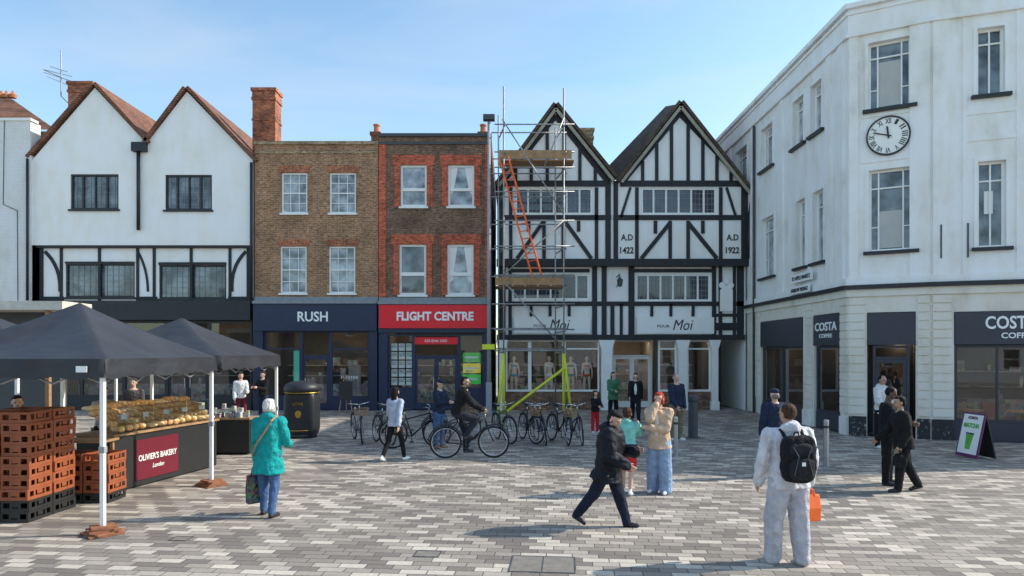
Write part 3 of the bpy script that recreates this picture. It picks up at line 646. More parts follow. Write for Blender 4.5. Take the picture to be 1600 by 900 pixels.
for (F_,g,kind) in ((S,gS[0],'w'),(S,gS[1],'w'),(K,gK[0],'d'),(R,gR[0],'R')):
    a,e=g[0]+.02,g[1]-.02
    fa=MB(F_).box(a,e,-.03,.2,2.55,g[3]-.02).build('fascia',M['costa'],b)
    if kind=='R':
        n=4; bays=[(a+i*(e-a)/n,a+(i+1)*(e-a)/n,'w') for i in range(n)]
    elif kind=='w': n=2 if e-a>2 else 1; bays=[(a+i*(e-a)/n,a+(i+1)*(e-a)/n,'w') for i in range(n)]
    else: bays=[(a+.12,e-.12,'d')]
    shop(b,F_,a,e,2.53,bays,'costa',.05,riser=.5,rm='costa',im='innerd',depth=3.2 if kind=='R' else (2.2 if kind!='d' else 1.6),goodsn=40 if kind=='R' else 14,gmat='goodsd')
    if kind=='R': 
        text('COSTA',F_,R.u(1580),3.12,1.15,.34,-.03,M['signw'],fa,bold=.02); text('COFFEE',F_,R.u(1591),2.78,.75,.15,-.03,M['signw'],fa,bold=.02)
        for k in range(4):
            m=MB(F_); x=a+.6+k*1.1; m.cyl((x,1.0,.72),(x,1.0,.76),.32,n=16); m.cyl((x,1.0,.03),(x,1.0,.72),.03); m.build('cafe_table',M['wood'],b)
            m=MB(F_); m.box(x+.35,x+.75,1.0,1.4,.03,.45); m.box(x+.35,x+.75,1.34,1.42,.45,.95); m.build('cafe_chair',paint((.25,.06,.04),.6),b)
    if F_ is S and e>-2.2:
        text('COSTA',F_,(a+e)/2,3.12,(e-a)*.85,.26,-.03,M['signw'],fa,bold=.02); text('COFFEE',F_,(a+e)/2,2.84,(e-a)*.5,.12,-.03,M['signw'],fa,bold=.02)
cu,cz=K.u(1388),8.3; cr=.50
m=MB(K); m.box(cu-.66,cu+.66,-.02,0,cz-.62,cz+.55); m.build('clock_panel',M['whiteold'],b)
m=MB(K); n=40
for i in range(n):
    t0=2*math.pi*i/n; t1=2*math.pi*(i+1)/n
    q=[(cu+r_*math.cos(t),cz+r_*math.sin(t)) for r_,t in ((cr,t0),(cr+.04,t0),(cr+.04,t1),(cr,t1))]
    m.prism(q,-.1,-.021)
ck=m.build('clock',M['black'],b)
m=MB(K); m.prism([(cu+cr*math.cos(2*math.pi*i/n),cz+cr*math.sin(2*math.pi*i/n)) for i in range(n)],-.07,-.022); m.build('clock_face',paint((.9,.89,.84),.5,.05,4),ck)
for i,s_ in enumerate(['XII','I','II','III','IIII','V','VI','VII','VIII','IX','X','XI']):
    t=math.pi/2-i*math.pi/6; text(s_,K,cu+.40*math.cos(t),cz+.40*math.sin(t),.035+.035*len(s_),.14,-.07,M['black'],ck,'numeral',bold=.01,rot=t-math.pi/2,th=.008)
for ang,l,w in ((math.radians(90+6),.25,.045),(math.radians(90-48*6+0),.38,.03)):
    MB(K).beam(cu-.08*math.cos(ang),cz-.08*math.sin(ang),cu+l*math.cos(ang),cz+l*math.sin(ang),w,-.095-w*.2,-.085).build('clock_hand',M['black'],ck)
for i,(s_,zz,x0,x1) in enumerate((('TO APPLE MARKET',4.62,1244,1278),('HARROW PASSAGE',4.22,1243,1274))):
    u0,u1=S.u(x0),S.u(x1); z0=S.z(1260,440 if i==0 else 458); z1=S.z(1260,427 if i==0 else 446)
    p=MB(S).box(u0,u1,-.19,-.16,z0,z1).build('street_name_plate',M['signw'],b); text(s_,S,(u0+u1)/2,(z0+z1)/2,(u1-u0)*.86,.13,-.19,M['black'],p,bold=.01)
pipe(b,[(9.42,26.6,0),(9.42,26.6,TOP-1)],.05,'dkgrey')
# ============================================================ BUILDINGS BEHIND THE VIEWER (seen in the glass)
for i,(x0,x1,h,mt,lab) in enumerate(((-34,-12,9.5,'brick1','long brown brick terrace across the square behind the viewer'),(-11.9,6,7.5,'cream','cream stone building across the square behind the viewer'),(6.1,30,8.5,'whiteold','white rendered terrace across the square behind the viewer'))):
    o=thing('terrace_building',lab,'building',((x0+x1)/2,-24,0),world=True); FO=Face((x1,-24),(-1,0)); w_=x1-x0
    hs=[(u,u+1.1,z,z+1.6) for z in (1.0,4.2,7.2) if z+1.8<h for u in [1+2.6*k for k in range(int((w_-2)/2.6))]]
    m=MB(FO); wall(m,0,w_,0,h,hs); m.build('wall',M[mt],o,norm=False); shell(o,FO,0,w_,0,h,8,M[mt])
    for hh in hs:
        ww=MB(FO); a,e,c,f=hh; ww.box(a,a+.07,.05,.12,c,f).box(e-.07,e,.05,.12,c,f).box(a+.07,e-.07,.05,.12,c,c+.07).box(a+.07,e-.07,.05,.12,f-.07,f).box(a+.07,e-.07,.05,.12,(c+f)/2-.03,(c+f)/2+.03); ww=ww.build('window',M['wframe'],o)
        MB(FO).quad((a,.1,c),(e,.1,c),(e,.1,f),(a,.1,f)).build('pane',M['gdark'],ww,norm=False)
    MB(FO).box(-.1,w_+.1,-.2,8,h,h+.3).build('roof',M['lead'],o)
# ============================================================ SCAFFOLD
sx=lambda px,D:(px-800)*D/FPX
b=thing('scaffold_tower','tall steel tube scaffold tower with plank decks against the timbered building','scaffold',(sx(832,26.5),26.5,0),world=True)
D0,D1=25.9,27.0; XL,XR=sx(787,D0),sx(881,D0); zt=lambda py,D=D0:H+(HY-py)*D/FPX
for (x,D,t) in ((XL,D0,135),(XR,D0,138),(XL-.22,D1,180),(XR-.25,D1,200)):
    MB().cyl((x,D,0),(x,D,zt(t,D)),.03,n=10).build('pole',M['galv'],b,smooth=True)
    MB().box(x-.1,x+.1,D-.1,D+.1,0.004,.02).build('base_plate',M['galv'],b)
for py in (195,238,262,300,345,385,430,475,515,548):
    z=zt(py); MB().cyl((XL-.35,D0-.06,z),(XR+.4,D0-.06,z),.026).build('ledger',M['galv'],b,smooth=True)
    MB().cyl((XL-.5,D1+.06,z+.08),(XR+.2,D1+.06,z+.08),.026).build('ledger',M['galv'],b,smooth=True)
    for x in (XL,XR): MB().cyl((x+.06,D0-.3,z-.07),(x-.2,D1+.3,z-.07),.026).build('transom_tube',M['galv'],b,smooth=True)
for (a,c,e,f) in ((785,188,880,335),(881,345,787,430),(787,440,881,545),(850,262,881,185)):
    MB().cyl((sx(a,D0),D0-.12,zt(c)),(sx(e,D0),D0-.12,zt(f)),.026).build('brace',M['galv'],b,smooth=True)
for y0,y1,xa,xb in ((236,249,780,897),(434,446,774,882)):
    z=zt(y1); m=MB()
    for i in range(5): m.box(sx(xa,D0),sx(xb,D0),D0+.02+i*.22,D0+.22+i*.22,z-.05,z-.01)
    m.build('deck_boards',M['wood'],b)
    MB().box(sx(xa,D0),sx(xb,D0)-.1,D0-.14,D0-.1,z,zt(y0)).build('toe_board',M['wood'],b)
for x,xx in ((XL,-.1),(XR,.12)):
    MB().cyl((x,D0,.03),(x,D0,zt(552)),.055,n=10).build('yellow_sleeve',M['yel'],b,smooth=True)
    MB().cyl((x+xx*2.2,D0-.25,.03),(x,D0-.12,zt(555)),.05,n=10).build('yellow_sleeve',M['yel'],b,smooth=True)
MB().cyl((XL+.1,D0-.3,.1),(XR,D0-.25,zt(575)),.05,n=10).build('yellow_sleeve',M['yel'],b,smooth=True)
m=MB(); a=V((sx(787,D0),D0-.2,zt(248))); c=V((sx(838,D0),D0-.35,zt(432))); o_=V((.17,.0,.03))
m.cyl(a-o_,c-o_,.035).cyl(a+o_,c+o_,.035)
for i in range(1,16): p=a.lerp(c,i/16); m.cyl(p-o_,p+o_,.02)
tag(m.build('ladder',M['orange'],loc=tuple(c)),'orange ladder leaning between the two decks of the scaffold','ladder')
b=thing('camera_pole','tall grey pole with a small box head between the brick house and scaffold','pole',(sx(764,26),26,0),world=True)
x=sx(764,26); MB().cyl((x,26,0),(x,26,zt(190,26)),.085,.06,12).build('pole',M['grey'],b,smooth=True); MB().box(x-.22,x+.22,25.85,26.15,zt(188,26),zt(180,26)).build('head_box',M['dkgrey'],b); 
pl=MB().box(x-.25,x+.22,25.8,25.83,zt(546,26),zt(538,26)).build('yellow_plate',M['yel'],b); MB().box(x-.11,x+.11,25.84,26.1,.0,1.2).build('base_box',M['grey'],b)
# ============================================================ PEOPLE
SK=dict(l=paint((.62,.37,.27),.55,.08,20,bump=.05),m=paint((.45,.26,.17),.55,.08,20,bump=.05),d=paint((.12,.06,.035),.5,.1,20,bump=.05))
def hairm(c):
    t=NT('hair'); co=t.obj(); n=t.noise(t.scaled(co,(1,1,.25)),60,3)
    return t.bsdf(t.ramp(n,[(.3,mul(c,.55)),(.7,mul(c,1.5))]),.7,n,.02,.8,Specular_IOR_Level=.25)
HR_=dict(white=hairm((.66,.63,.58)),black=hairm((.009,.008,.008)),brown=hairm((.06,.03,.016)),red=hairm((.36,.03,.018)),grey=hairm((.2,.19,.18)),blond=hairm((.35,.22,.1)))
EYE=paint((.02,.015,.01),.2,.0,5,bump=0); LIP=paint((.35,.10,.08),.5,.05,9,bump=0)
def ik(a,t,l1,l2,hint):
    d=t-a; L=min(d.length,(l1+l2)*.995); d=d.normalized(); t=a+d*L
    x=(l1*l1-l2*l2+L*L)/(2*L); y=math.sqrt(max(0,l1*l1-x*x)); h=hint-d*hint.dot(d); h.normalize()
    return a+d*x+h*y, t
TR=[(.465,.066,.056),(.50,.086,.066),(.54,.091,.068),(.58,.083,.061),(.62,.075,.056),(.67,.079,.060),(.72,.089,.065),(.77,.096,.065),(.80,.092,.057),(.825,.066,.047),(.845,.038,.038)]
def hand(mb,w,d,n,t,curl,hs):
    L=[.070,.078,.072,.056]; of=[.030,.011,-.009,-.028]
    for l,o in zip(L,of):
        k=w+(d*.085+t*o)*hs; mb.cyl(w+t*o*.5*hs+d*.01*hs,k,.0135*hs,.012*hs,8,2)
        a=0;p=k
        for j,(fr,c) in enumerate(((.45,.7),(.3,1.0),(.25,.7))):
            a+=c*curl; q=p+(d*math.cos(a)+n*math.sin(a))*l*fr*hs; mb.cyl(p,q,(.0095-.001*j)*hs,(.0088-.001*j)*hs,8,2); p=q
    p=w+(d*.022+t*.02)*hs; q=p+(d*.7+t*.62+n*.3).normalized()*.045*hs; mb.cyl(p,q,.0135*hs,.0105*hs,8,2); r=q+(d*.9+t*.15+n*(.2+curl*.5)).normalized()*.032*hs; mb.cyl(q,r,.0105*hs,.0085*hs,8,2)
def human(label,loc,rot,h,P,O,vox=.0085,name='person',cat='person',group=None):
    root=thing(name,label,cat,loc,rot,group)
    fem=O.get('fem',0); bw=O.get('bw',1.0)*(.93 if fem else 1.0); lean=P.get('lean',.03); Fd=V((0,-1,0))
    legs={}; low=9
    pz=P.get('pz',None)
    for s,k in ((1,'L'),(-1,'R')):
        hip=V((s*.05,0,.515))
        if 'foot'+k in P:
            t=V(P['foot'+k])-V((0,0,pz)); kn,an=ik(hip,t,.245,.235,V(P.get('kneeh',(0,-1,0)))); fp=P.get('fp'+k,0)
        else:
            a,kb,ab,fp=P.get('leg'+k,(0,.04,.04,0)); kn=hip+V((s*math.sin(ab),-math.sin(a),-math.cos(a))).normalized()*.245
            an=kn+V((s*ab*.2,-math.sin(a-kb),-math.cos(a-kb))).normalized()*.235
        yaw=s*P.get('splay',.15); fd=V((math.sin(yaw)*math.cos(fp),-math.cos(yaw)*math.cos(fp),-math.sin(fp))).normalized()
        legs[k]=(hip,kn,an,fd); low=min(low,an.z-.042,(an+fd*.1).z-.03 if fp else 9)
    if pz is None: pz=-low
    up=V((0,0,pz)); S_=lambda v:(v+up)*h
    tw=P.get('twist',0)
    def T(x,y,z):
        z0=.53; k=max(0,min(1,(z-z0)/.2)); c,s2=math.cos(tw*k),math.sin(tw*k); x,y=x*c-y*s2,x*s2+y*c
        return V((x,y*math.cos(lean)-(z-z0)*math.sin(lean),z0+(z-z0)*math.cos(lean)+y*math.sin(lean)))
    hy,hp=P.get('head',(0,0)); Rm=Matrix.Rotation(hy,3,'Z')@Matrix.Rotation(hp,3,'X'); piv=T(0,0,.865)
    hk=O.get('hk',1.0)
    def HD(x,y,z): return piv+Rm@(V((x,y,z-.865))*hk)
    def torso(mb,zlo,off,hem=None,flare=.0,zhi=.85):
        rg=[]
        rows=[r for r in TR if zlo<=r[0]<=zhi]
        if hem is not None: rows=[(hem,.088+flare,.07+flare),((hem+.49)/2,.09+flare*.6,.069+flare*.6)]+[r for r in rows if r[0]>.49]
        for z,rx,ry in rows:
            rg.append([tuple(S_(T((rx*bw+off)*math.cos(t),(ry*O.get('by',1)+off)*math.sin(t),z))) for t in [2*math.pi*i/20 for i in range(20)]])
        mb.rings(rg)
    def limb(mb,a,b_,r0,r1): mb.cyl(S_(a),S_(b_),r0*h,r1*h,12,3)
    body=MB(); torso(body,.46,-.002)
    for k,(hip,kn,an,fd) in legs.items():
        limb(body,hip,kn,.05*bw,.034); limb(body,kn,an,.033,.021); limb(body,an+V((0,0,-.015)),an+fd*.07+V((0,0,-.022)),.02,.016)
    arms={}
    for s,k in ((1,'L'),(-1,'R')):
        sh_=T(s*.101*bw,0,.797)
        if 'hand'+k in P:
            el,wr=ik(sh_,V(P['hand'+k])-up,.17,.15,V(P.get('elh'+k,(s*.4,.5,-.8))))
        else:
            a,ab,eb,inn=P.get('arm'+k,(.05,.12,.2,0)); el=sh_+V((s*math.sin(ab),-math.sin(a),-math.cos(a))).normalized()*.17
            wr=el+V((s*math.sin(ab)*.3-s*inn,-math.sin(a+eb),-math.cos(a+eb))).normalized()*.15
        arms[k]=(sh_,el,wr); limb(body,sh_,el,.029,.023); limb(body,el,wr,.023,.015); limb(body,T(0,0,.82),sh_,.035,.03)
        d=(wr-el).normalized(); n=V((-s,0,0)); n=(n-d*n.dot(d)).normalized(); t=Fd if abs(d.dot(Fd))<.8 else V((0,0,1)); t=(t-d*t.dot(d)-n*t.dot(n)).normalized()
        hand(body,S_(wr),d,n,t,P.get('grip'+k,.35),h/1.72*O.get('hk',1))
    body.cyl(S_(T(0,.004,.82)),S_(HD(0,.006,.895)),.031*h,.030*h,12,3)
    E_=lambda mb,x,y,z,rx,ry,rz: mb.ell(S_(HD(x,y,z)),(rx*h*hk,ry*h*hk,rz*h*hk),rot=Rm)
    E_(body,0,.004,.94,.044,.054,.052); E_(body,0,-.013,.905,.033,.036,.036); E_(body,0,-.03,.885,.017,.017,.013)
    E_(body,0,-.052,.917,.008,.012,.016); E_(body,0,-.059,.911,.008,.008,.006)
    E_(body,.019,-.042,.935,.013,.008,.005); E_(body,-.019,-.042,.935,.013,.008,.005)
    for s in (1,-1): E_(body,s*.045,.004,.918,.006,.012,.018)
    bo=body.build('body',O['skinm'] if 'skinm' in O else SK[O.get('skin','l')],root,smooth=False); fuse(bo,vox*.75 if vox<.01 else vox,1)
    if not O.get('noface'):
        for s in (1,-1):
            MB().ell(S_(HD(s*.018,-.0465,.926)),(.0065*h,.004*h,.0045*h),n=8,m=6).build('eye',EYE,root,smooth=True)
        MB().ell(S_(HD(0,-.0475,.893)),(.013*h,.004*h,.004*h),n=8,m=6).build('mouth',LIP,root,smooth=True)
    tr=O.get('trousers'); lo=O.get('tl',.010); tw_=O.get('wide',0)
    if tr:
        m=MB(); torso(m,.46,.006+lo*.3,zhi=.6)
        for k,(hip,kn,an,fd) in legs.items():
            if O.get('shorts'): limb(m,hip,hip.lerp(kn,.8),.057*bw+lo*.5,.046+lo); continue
            limb(m,hip,kn,.055*bw+lo*.5,.038+lo+tw_*.5); limb(m,kn,an,.037+lo+tw_*.5,.024+lo+tw_)
        fuse(m.build('trousers',tr,root),.011,2,.008 if lo<.02 else .013,9)
    if not O.get('noface'):
      for k,(hip,kn,an,fd) in legs.items():
        m=MB(); q2=an-V((0,0,.022)) if abs(fd.z)<.2 else an+V((0,.01,-.018))
        limb(m,q2+V((0,.016,0)),q2+fd*.045,.022,.023); limb(m,q2+fd*.045,q2+fd*.09+V((0,0,-.003)),.023,.017); limb(m,an+V((0,0,.008)),q2,.023,.024)
        fuse(m.build('shoe',O.get('shoes',M['black']),root),.009,1)
    tp=O.get('top')
    if tp:
        m=MB(); to=O.get('to',.010); hem=O.get('hem',None); torso(m,.49,to,hem,O.get('flare',0),zhi=.83)
        for k,(sh_,el,wr) in arms.items():
            limb(m,T(0,0,.80),sh_,.036+to*.5,.032+to*.6)
            limb(m,sh_,el,.033+to*.7,.028+to*.7); limb(m,el,el.lerp(wr,.97),.028+to*.7,.021+to*.6)
        hd_=O.get('hood',0)
        if hd_: m.ell(S_(T(0,.045*hd_,.842)),(.062*h*hd_,.04*h*hd_,.038*h*hd_)); m.ell(S_(T(0,.0,.845)),(.05*h,.045*h,.022*h))
        if O.get('collar'): m.ell(S_(T(0,.005,.85)),(.043*h,.043*h,.022*h))
        fuse(m.build(O.get('topn','jacket'),tp,root),.011,2,O.get('amp',.010),9,O.get('puff',0))
        if O.get('inner'):
            m=MB(); m.ell(S_(T(0,-.066-to*.8,.68)),(.03*h,.02*h,.12*h)); fuse(m.build('shirt',O['inner'],root),.011,1)
    hr=O.get('hair')
    if hr:
        st,hm=hr; m=MB()
        if st=='crop': E_(m,0,.012,.946,.0458,.051,.050); E_(m,0,.020,.932,.0455,.042,.042)
        elif st!='cap': E_(m,0,.016,.949,.0475,.050,.049); E_(m,0,.024,.93,.046,.042,.048)
        if st=='short': E_(m,0,-.012,.972,.036,.034,.019)
        if st=='mop': E_(m,0,-.014,.970,.042,.042,.024); E_(m,0,.018,.93,.050,.046,.05)
        if st=='bob': E_(m,0,.022,.925,.052,.046,.052); E_(m,.038,.008,.91,.014,.025,.038); E_(m,-.038,.008,.91,.014,.025,.038); E_(m,0,-.018,.976,.036,.032,.018)
        if st=='long': E_(m,0,.028,.91,.05,.04,.07); E_(m,0,.045,.85,.042,.025,.07); E_(m,0,-.016,.973,.034,.03,.018)
        if st=='bun': E_(m,0,.06,.965,.024,.024,.024); E_(m,0,-.016,.973,.034,.03,.018)
        if st=='cap': E_(m,0,.03,.91,.044,.035,.035)
        fuse(m.build('hair',hm,root),.008,1,.003 if st=='crop' else .008,26)
        if st=='cap':
            m=MB(); E_(m,0,.006,.965,.05,.06,.036); E_(m,0,-.06,.958,.036,.035,.006); fuse(m.build('cap',O['capm'],root),.008,1)
    R_=dict(S=S_,T=T,arms=arms,legs=legs,HD=HD,h=h,root=root)
    mw=Matrix.Translation(V(loc))@Matrix.Rotation(rot,4,'Z')
    for k in 'LR': R_['w'+k]=mw@(S_(arms[k][2]+(arms[k][2]-arms[k][1]).normalized()*.045))
    return R_
rad=math.radians
C_=cloth
jeans=C_((.07,.13,.27)); jeansl=C_((.28,.39,.56)); blk=C_((.014,.014,.016)); nav=C_((.022,.032,.065)); wht=C_((.72,.71,.69)); hoodg=C_((.68,.66,.69)); jogg=C_((.50,.49,.53))
walkA=dict(legL=(.36,.10,.03,0),legR=(-.28,.35,.03,.5),armL=(-.35,.12,.2,0),armR=(.35,.12,.45,0))
walkB=dict(legR=(.36,.10,.03,0),legL=(-.28,.35,.03,.5),armR=(-.35,.12,.2,0),armL=(.35,.12,.45,0))
stand=dict(legL=(.04,.05,.06,0),legR=(-.02,.03,.06,0))
def mk(d,**k): e=dict(d); e.update(k); return e
t1=human('white-haired woman in a long teal jacket and jeans seen from behind',gp(420,806),rad(172),1.68,mk(walkA,legL=(.10,.06,.05,0),legR=(-.10,.12,.05,.1),armL=(.05,.14,.12,0),armR=(.15,.2,1.1,.35),gripL=1.2,head=(.1,.0)),
  dict(fem=1,bw=1.12,top=C_((.01,.33,.32)),to=.024,hem=.36,flare=.02,hood=1,amp=.016,trousers=jeans,tl=.006,hair=('bob',HR_['white']),shoes=M['black']),.0085)
def bagat(w,label,mat,size=(.34,.1,.4),drop=.22,rz=0,cat='bag',name='shopping_bag',hm=None):
    o=thing(name,label,cat,(w[0],w[1],0),rz)
    z1=w[2]-drop; z0=z1-size[2]; sx_,sy_=size[0]/2,size[1]/2; m=MB()
    m.rings([[(-sx_*k,-sy_*k2,z),(sx_*k,-sy_*k2,z),(sx_*k,sy_*k2,z),(-sx_*k,sy_*k2,z)] for z,k,k2 in ((z0,.92,1),(z0+.02,.97,1.1),((z0+z1)/2,1.0,1.15),(z1,1.0,.5))])
    m.build('bag_body',mat,o,bevel=.012)
    for y in (-.025,.025): MB().tube([(-sx_*.5,y,z1-.02),(-sx_*.4,y*.6,z1+drop*.6),(0,y*.2,w[2]-.0),(sx_*.4,y*.6,z1+drop*.6),(sx_*.5,y,z1-.02)],.009).build('handle',hm or mat,o)
    return o
def patm():
    t=NT('patterned_cloth'); v=t.n('TexVoronoi',{'Vector':t.obj(),'Scale':22.0}).outputs['Color']
    return t.bsdf(t.mix(.6,t.n('HueSaturation',{'Color':v,'Saturation':.9,'Value':.5}).outputs[0],(.02,.02,.025,1)),.8)
bagat(t1['wL'],'dark patterned tote bag hanging from the hand of the woman in teal',patm(),(.30,.1,.42),.16,rad(50))
m=MB(); S_,T=t1['S'],t1['T']
pts=[S_(T(-.075,.0,.855)),S_(T(-.065,.095,.81)),S_(T(0,.105,.70)),S_(T(.07,.105,.60)),S_(T(.12,.05,.52)),S_(T(.125,-.02,.5))]
m.tube(pts,.013); m.build('bag_strap',M['wood'],t1['root'])
human('girl in a pale blue sweatshirt and black leggings walking past the bicycles',gp(617,720),rad(150),1.62,mk(walkB,legR=(.3,.08,.03,0),legL=(-.25,.3,.03,.4),armL=(.1,.15,1.2,.2),head=(.3,.1)),
  dict(fem=1,top=C_((.48,.55,.68)),to=.014,trousers=blk,tl=.0,hair=('long',HR_['black']),shoes=M['signw'],topn='sweatshirt',hem=.47),.009)
human('person in a navy jacket and cap standing behind the parked bicycles',gp(686,700),rad(60),1.68,mk(stand,armL=(.5,.1,1.2,.1),armR=(.5,.1,1.2,.1),head=(0,.2)),
  dict(top=nav,to=.016,trousers=jeans,hair=('cap',HR_['brown']),capm=nav,shoes=M['wood']),.011)
human('woman in a green padded coat standing in front of the timbered building',gp(958,656),rad(20),1.66,mk(stand,armL=(.3,.1,1.3,.3),armR=(.2,.1,1.2,.3)),dict(fem=1,top=C_((.07,.20,.11)),to=.024,hem=.42,flare=.01,trousers=blk,hair=('long',HR_['black']),puff=.11),.011)
human('woman in a black coat with long brown hair near the shop doorway',gp(993,660),rad(-10),1.68,mk(walkA),dict(fem=1,top=blk,to=.018,hem=.4,flare=.01,trousers=blk,hair=('long',HR_['brown']),inner=wht),.011)
human('child in a dark coat and red leggings beside the woman in green',gp(930,676),rad(25),1.2,mk(stand,armL=(.5,.1,1.0,.3),armR=(.5,.1,1.0,.3)),dict(fem=1,hk=1.2,top=blk,to=.022,trousers=C_((.5,.02,.03)),hair=('bob',HR_['brown']),shoes=M['signw']),.011)
human('man in a dark jacket and khaki trousers standing near the shop pillar',gp(1056,688),rad(25),1.78,mk(stand,armL=(.1,.06,.3,.1),armR=(.2,.06,.5,.1)),dict(top=nav,to=.018,trousers=C_((.20,.16,.10)),tl=.012,hair=('crop',HR_['grey']),shoes=M['signw']),.0095)
human('red-haired woman in a beige cardigan and wide pale jeans, hand raised to her face',gp(1030,770),rad(-30),1.68,mk(stand,handR=(.0,-.105,.885),elhR=(-.3,-.3,-.9),handL=(-.04,-.14,.66),elhL=(.6,.2,-.8),gripR=.6,head=(-.1,.05),legL=(.06,.05,.07,0)),
  dict(fem=1,bw=1.08,top=C_((.62,.44,.31)),to=.022,hem=.44,flare=.012,amp=.015,trousers=jeansl,tl=.018,wide=.022,hair=('bob',HR_['red']),shoes=M['signw'],inner=wht,topn='cardigan'),.008)
human('child in a mint green hooded top and red shorts beside the red-haired woman',gp(980,772),rad(160),1.42,mk(walkA,legR=(-.15,.25,.03,.3),legL=(.2,.1,.03,0),armR=(.9,.1,1.2,.2),armL=(.2,.1,.8,.1)),dict(hk=1.12,top=C_((.22,.58,.52)),to=.018,hood=1,hem=.46,trousers=C_((.55,.03,.03)),shorts=1,tl=.016,hair=('short',HR_['brown']),shoes=M['signw']),.0085)
human('boy in a bulky black padded jacket with head bowed, striding towards the right',gp(950,823),rad(66),1.60,dict(lean=.12,legL=(.33,.04,.03,0),legR=(-.45,.22,.03,.55),armL=(.25,.12,1.5,.35),armR=(.1,.24,1.0,.25),head=(-.35,.35)),
  dict(hk=1.06,top=paint((.008,.010,.016),.6,.2,8,bump=.3,spec=.25),to=.046,hem=.41,flare=.02,hood=1.25,puff=.13,amp=.024,trousers=C_((.016,.020,.040)),tl=.014,hair=('mop',HR_['black']),shoes=M['black']),.008)
bm_=human('man in a pale grey hooded sweatshirt and joggers standing with his back turned, black backpack',gp(1232,880),rad(182),1.78,mk(stand,legL=(.02,.03,.17,0),legR=(-.04,.08,.06,0),armL=(.05,.20,.35,.0),armR=(.1,.22,.25,-.03),gripL=.5,gripR=1.4,head=(.35,.05)),
  dict(bw=1.16,top=hoodg,to=.024,hood=1.1,hem=.47,trousers=jogg,tl=.020,wide=.006,hair=('crop',HR_['brown']),shoes=paint((.6,.48,.4),.7),topn='hoodie',amp=.020,skin='m'),.008)
o=thing('backpack','black backpack worn by the man in the pale grey hooded sweatshirt','backpack',bm_['root'].location,rad(182))
m=MB(); m.ell((0,.240,1.20),(.185,.10,.26),.55,18,12); fuse(m.build('backpack_body',blk,o),.011,1,.012,9)
m=MB(); m.ell((0,.325,1.10),(.135,.05,.12),.6,16,10); m.ell((0,.31,1.31),(.13,.045,.07),.6,16,10); fuse(m.build('front_pocket',C_((.024,.024,.028)),o),.01,1,.007,9)
MB().box(-.02,.02,.372,.378,1.14,1.18).build('badge',M['signw'],o)
for s in (1,-1): m=MB(); m.tube([(s*.10,.17,1.40),(s*.11,.06,1.49),(s*.115,-.08,1.45),(s*.125,-.14,1.3),(s*.13,-.1,1.1),(s*.14,.1,1.02)],.02); m.build('strap',blk,o,smooth=True)
MB().tube([(-.03,.19,1.43),(-.02,.2,1.48),(.02,.2,1.48),(.03,.19,1.43)],.008).build('top_loop',blk,o)
for s in (1,-1): MB().tube([(s*.10,.345,1.34),(s*.05,.37,1.24),(s*.10,.375,1.04)],.006).build('bungee_cord',M['dkgrey'],o)
bagat(bm_['wR'],'orange plastic carrier bag in the hand of the man with the backpack',paint((.95,.15,.015),.4,.1,6),(.26,.1,.30),.08,rad(15))
human('man in a navy jacket and flat cap beyond the man with the backpack',gp(1211,746),rad(190),1.66,mk(stand),dict(bw=1.12,top=nav,to=.020,trousers=blk,hair=('cap',HR_['grey']),capm=nav),.010)
human('bearded man in a white hooded top standing in the coffee shop doorway',gp(1378,700),rad(20),1.78,mk(stand,armL=(.3,.1,1.3,.4),armR=(.2,.1,1.1,.4)),dict(top=wht,to=.018,hood=1,hem=.47,trousers=blk,hair=('crop',HR_['black']),skin='m',shoes=M['signw']),.0095)
human('man in a black vest and white shirt looking down beside the cafe',gp(1387,757),rad(60),1.74,mk(stand,armL=(.3,.1,1.2,.3),armR=(.3,.1,1.2,.3),head=(.1,.35)),dict(top=blk,to=.020,hem=.47,trousers=blk,tl=.012,hair=('crop',HR_['black']),skin='d',inner=wht),.009)
q=human('person in black clothes carrying a bag and walking away from the cafe',gp(1412,768),rad(-100),1.62,mk(walkA,lean=.12,legL=(.2,.1,.03,0),legR=(-.2,.3,.03,.4),armL=(-.1,.15,.5,0)),dict(bw=1.1,top=blk,to=.026,hem=.45,trousers=blk,tl=.014,hair=('short',HR_['black']),skin='m'),.009)
bagat(q['wL'],'small black handbag carried by the person in black near the cafe',blk,(.26,.12,.2),.08,rad(80))
human('person in a white top and maroon apron standing under the far tent',gp(376,662),rad(30),1.68,mk(stand,armL=(.4,.1,1.0,.2)),dict(fem=1,top=wht,to=.014,trousers=C_((.12,.02,.03)),hair=('long',HR_['brown'])),.011)
human('person in a black jacket holding something pale beside the litter bin',gp(411,660),rad(-20),1.7,mk(stand,armL=(.5,.1,1.3,.4),armR=(.5,.1,1.3,.4)),dict(top=blk,to=.016,trousers=nav,hair=('short',HR_['brown'])),.011)
human('stallholder with dark hair in black behind the bread crates',(-7.9,10.9,0),rad(40),1.66,mk(stand,armL=(.5,.1,1.1,.2),armR=(.5,.1,1.1,.2)),dict(top=blk,to=.012,trousers=blk,hair=('short',HR_['black'])),.011)
human('stallholder in a beige top behind the bread counter',(-7.9,13.2,0),rad(60),1.68,mk(stand,armL=(.6,.1,1.0,.2),armR=(.6,.1,1.0,.2)),dict(fem=1,top=C_((.45,.4,.32)),to=.012,trousers=blk,hair=('bun',HR_['brown'])),.011)
human('person in pale blue jeans and dark top at the back of the stalls',(-9.2,16.6,0),rad(10),1.72,mk(stand),dict(top=C_((.1,.08,.08)),trousers=jeansl,hair=('short',HR_['brown'])),.011)
MS=paint((.72,.56,.46),.5,.05,5)
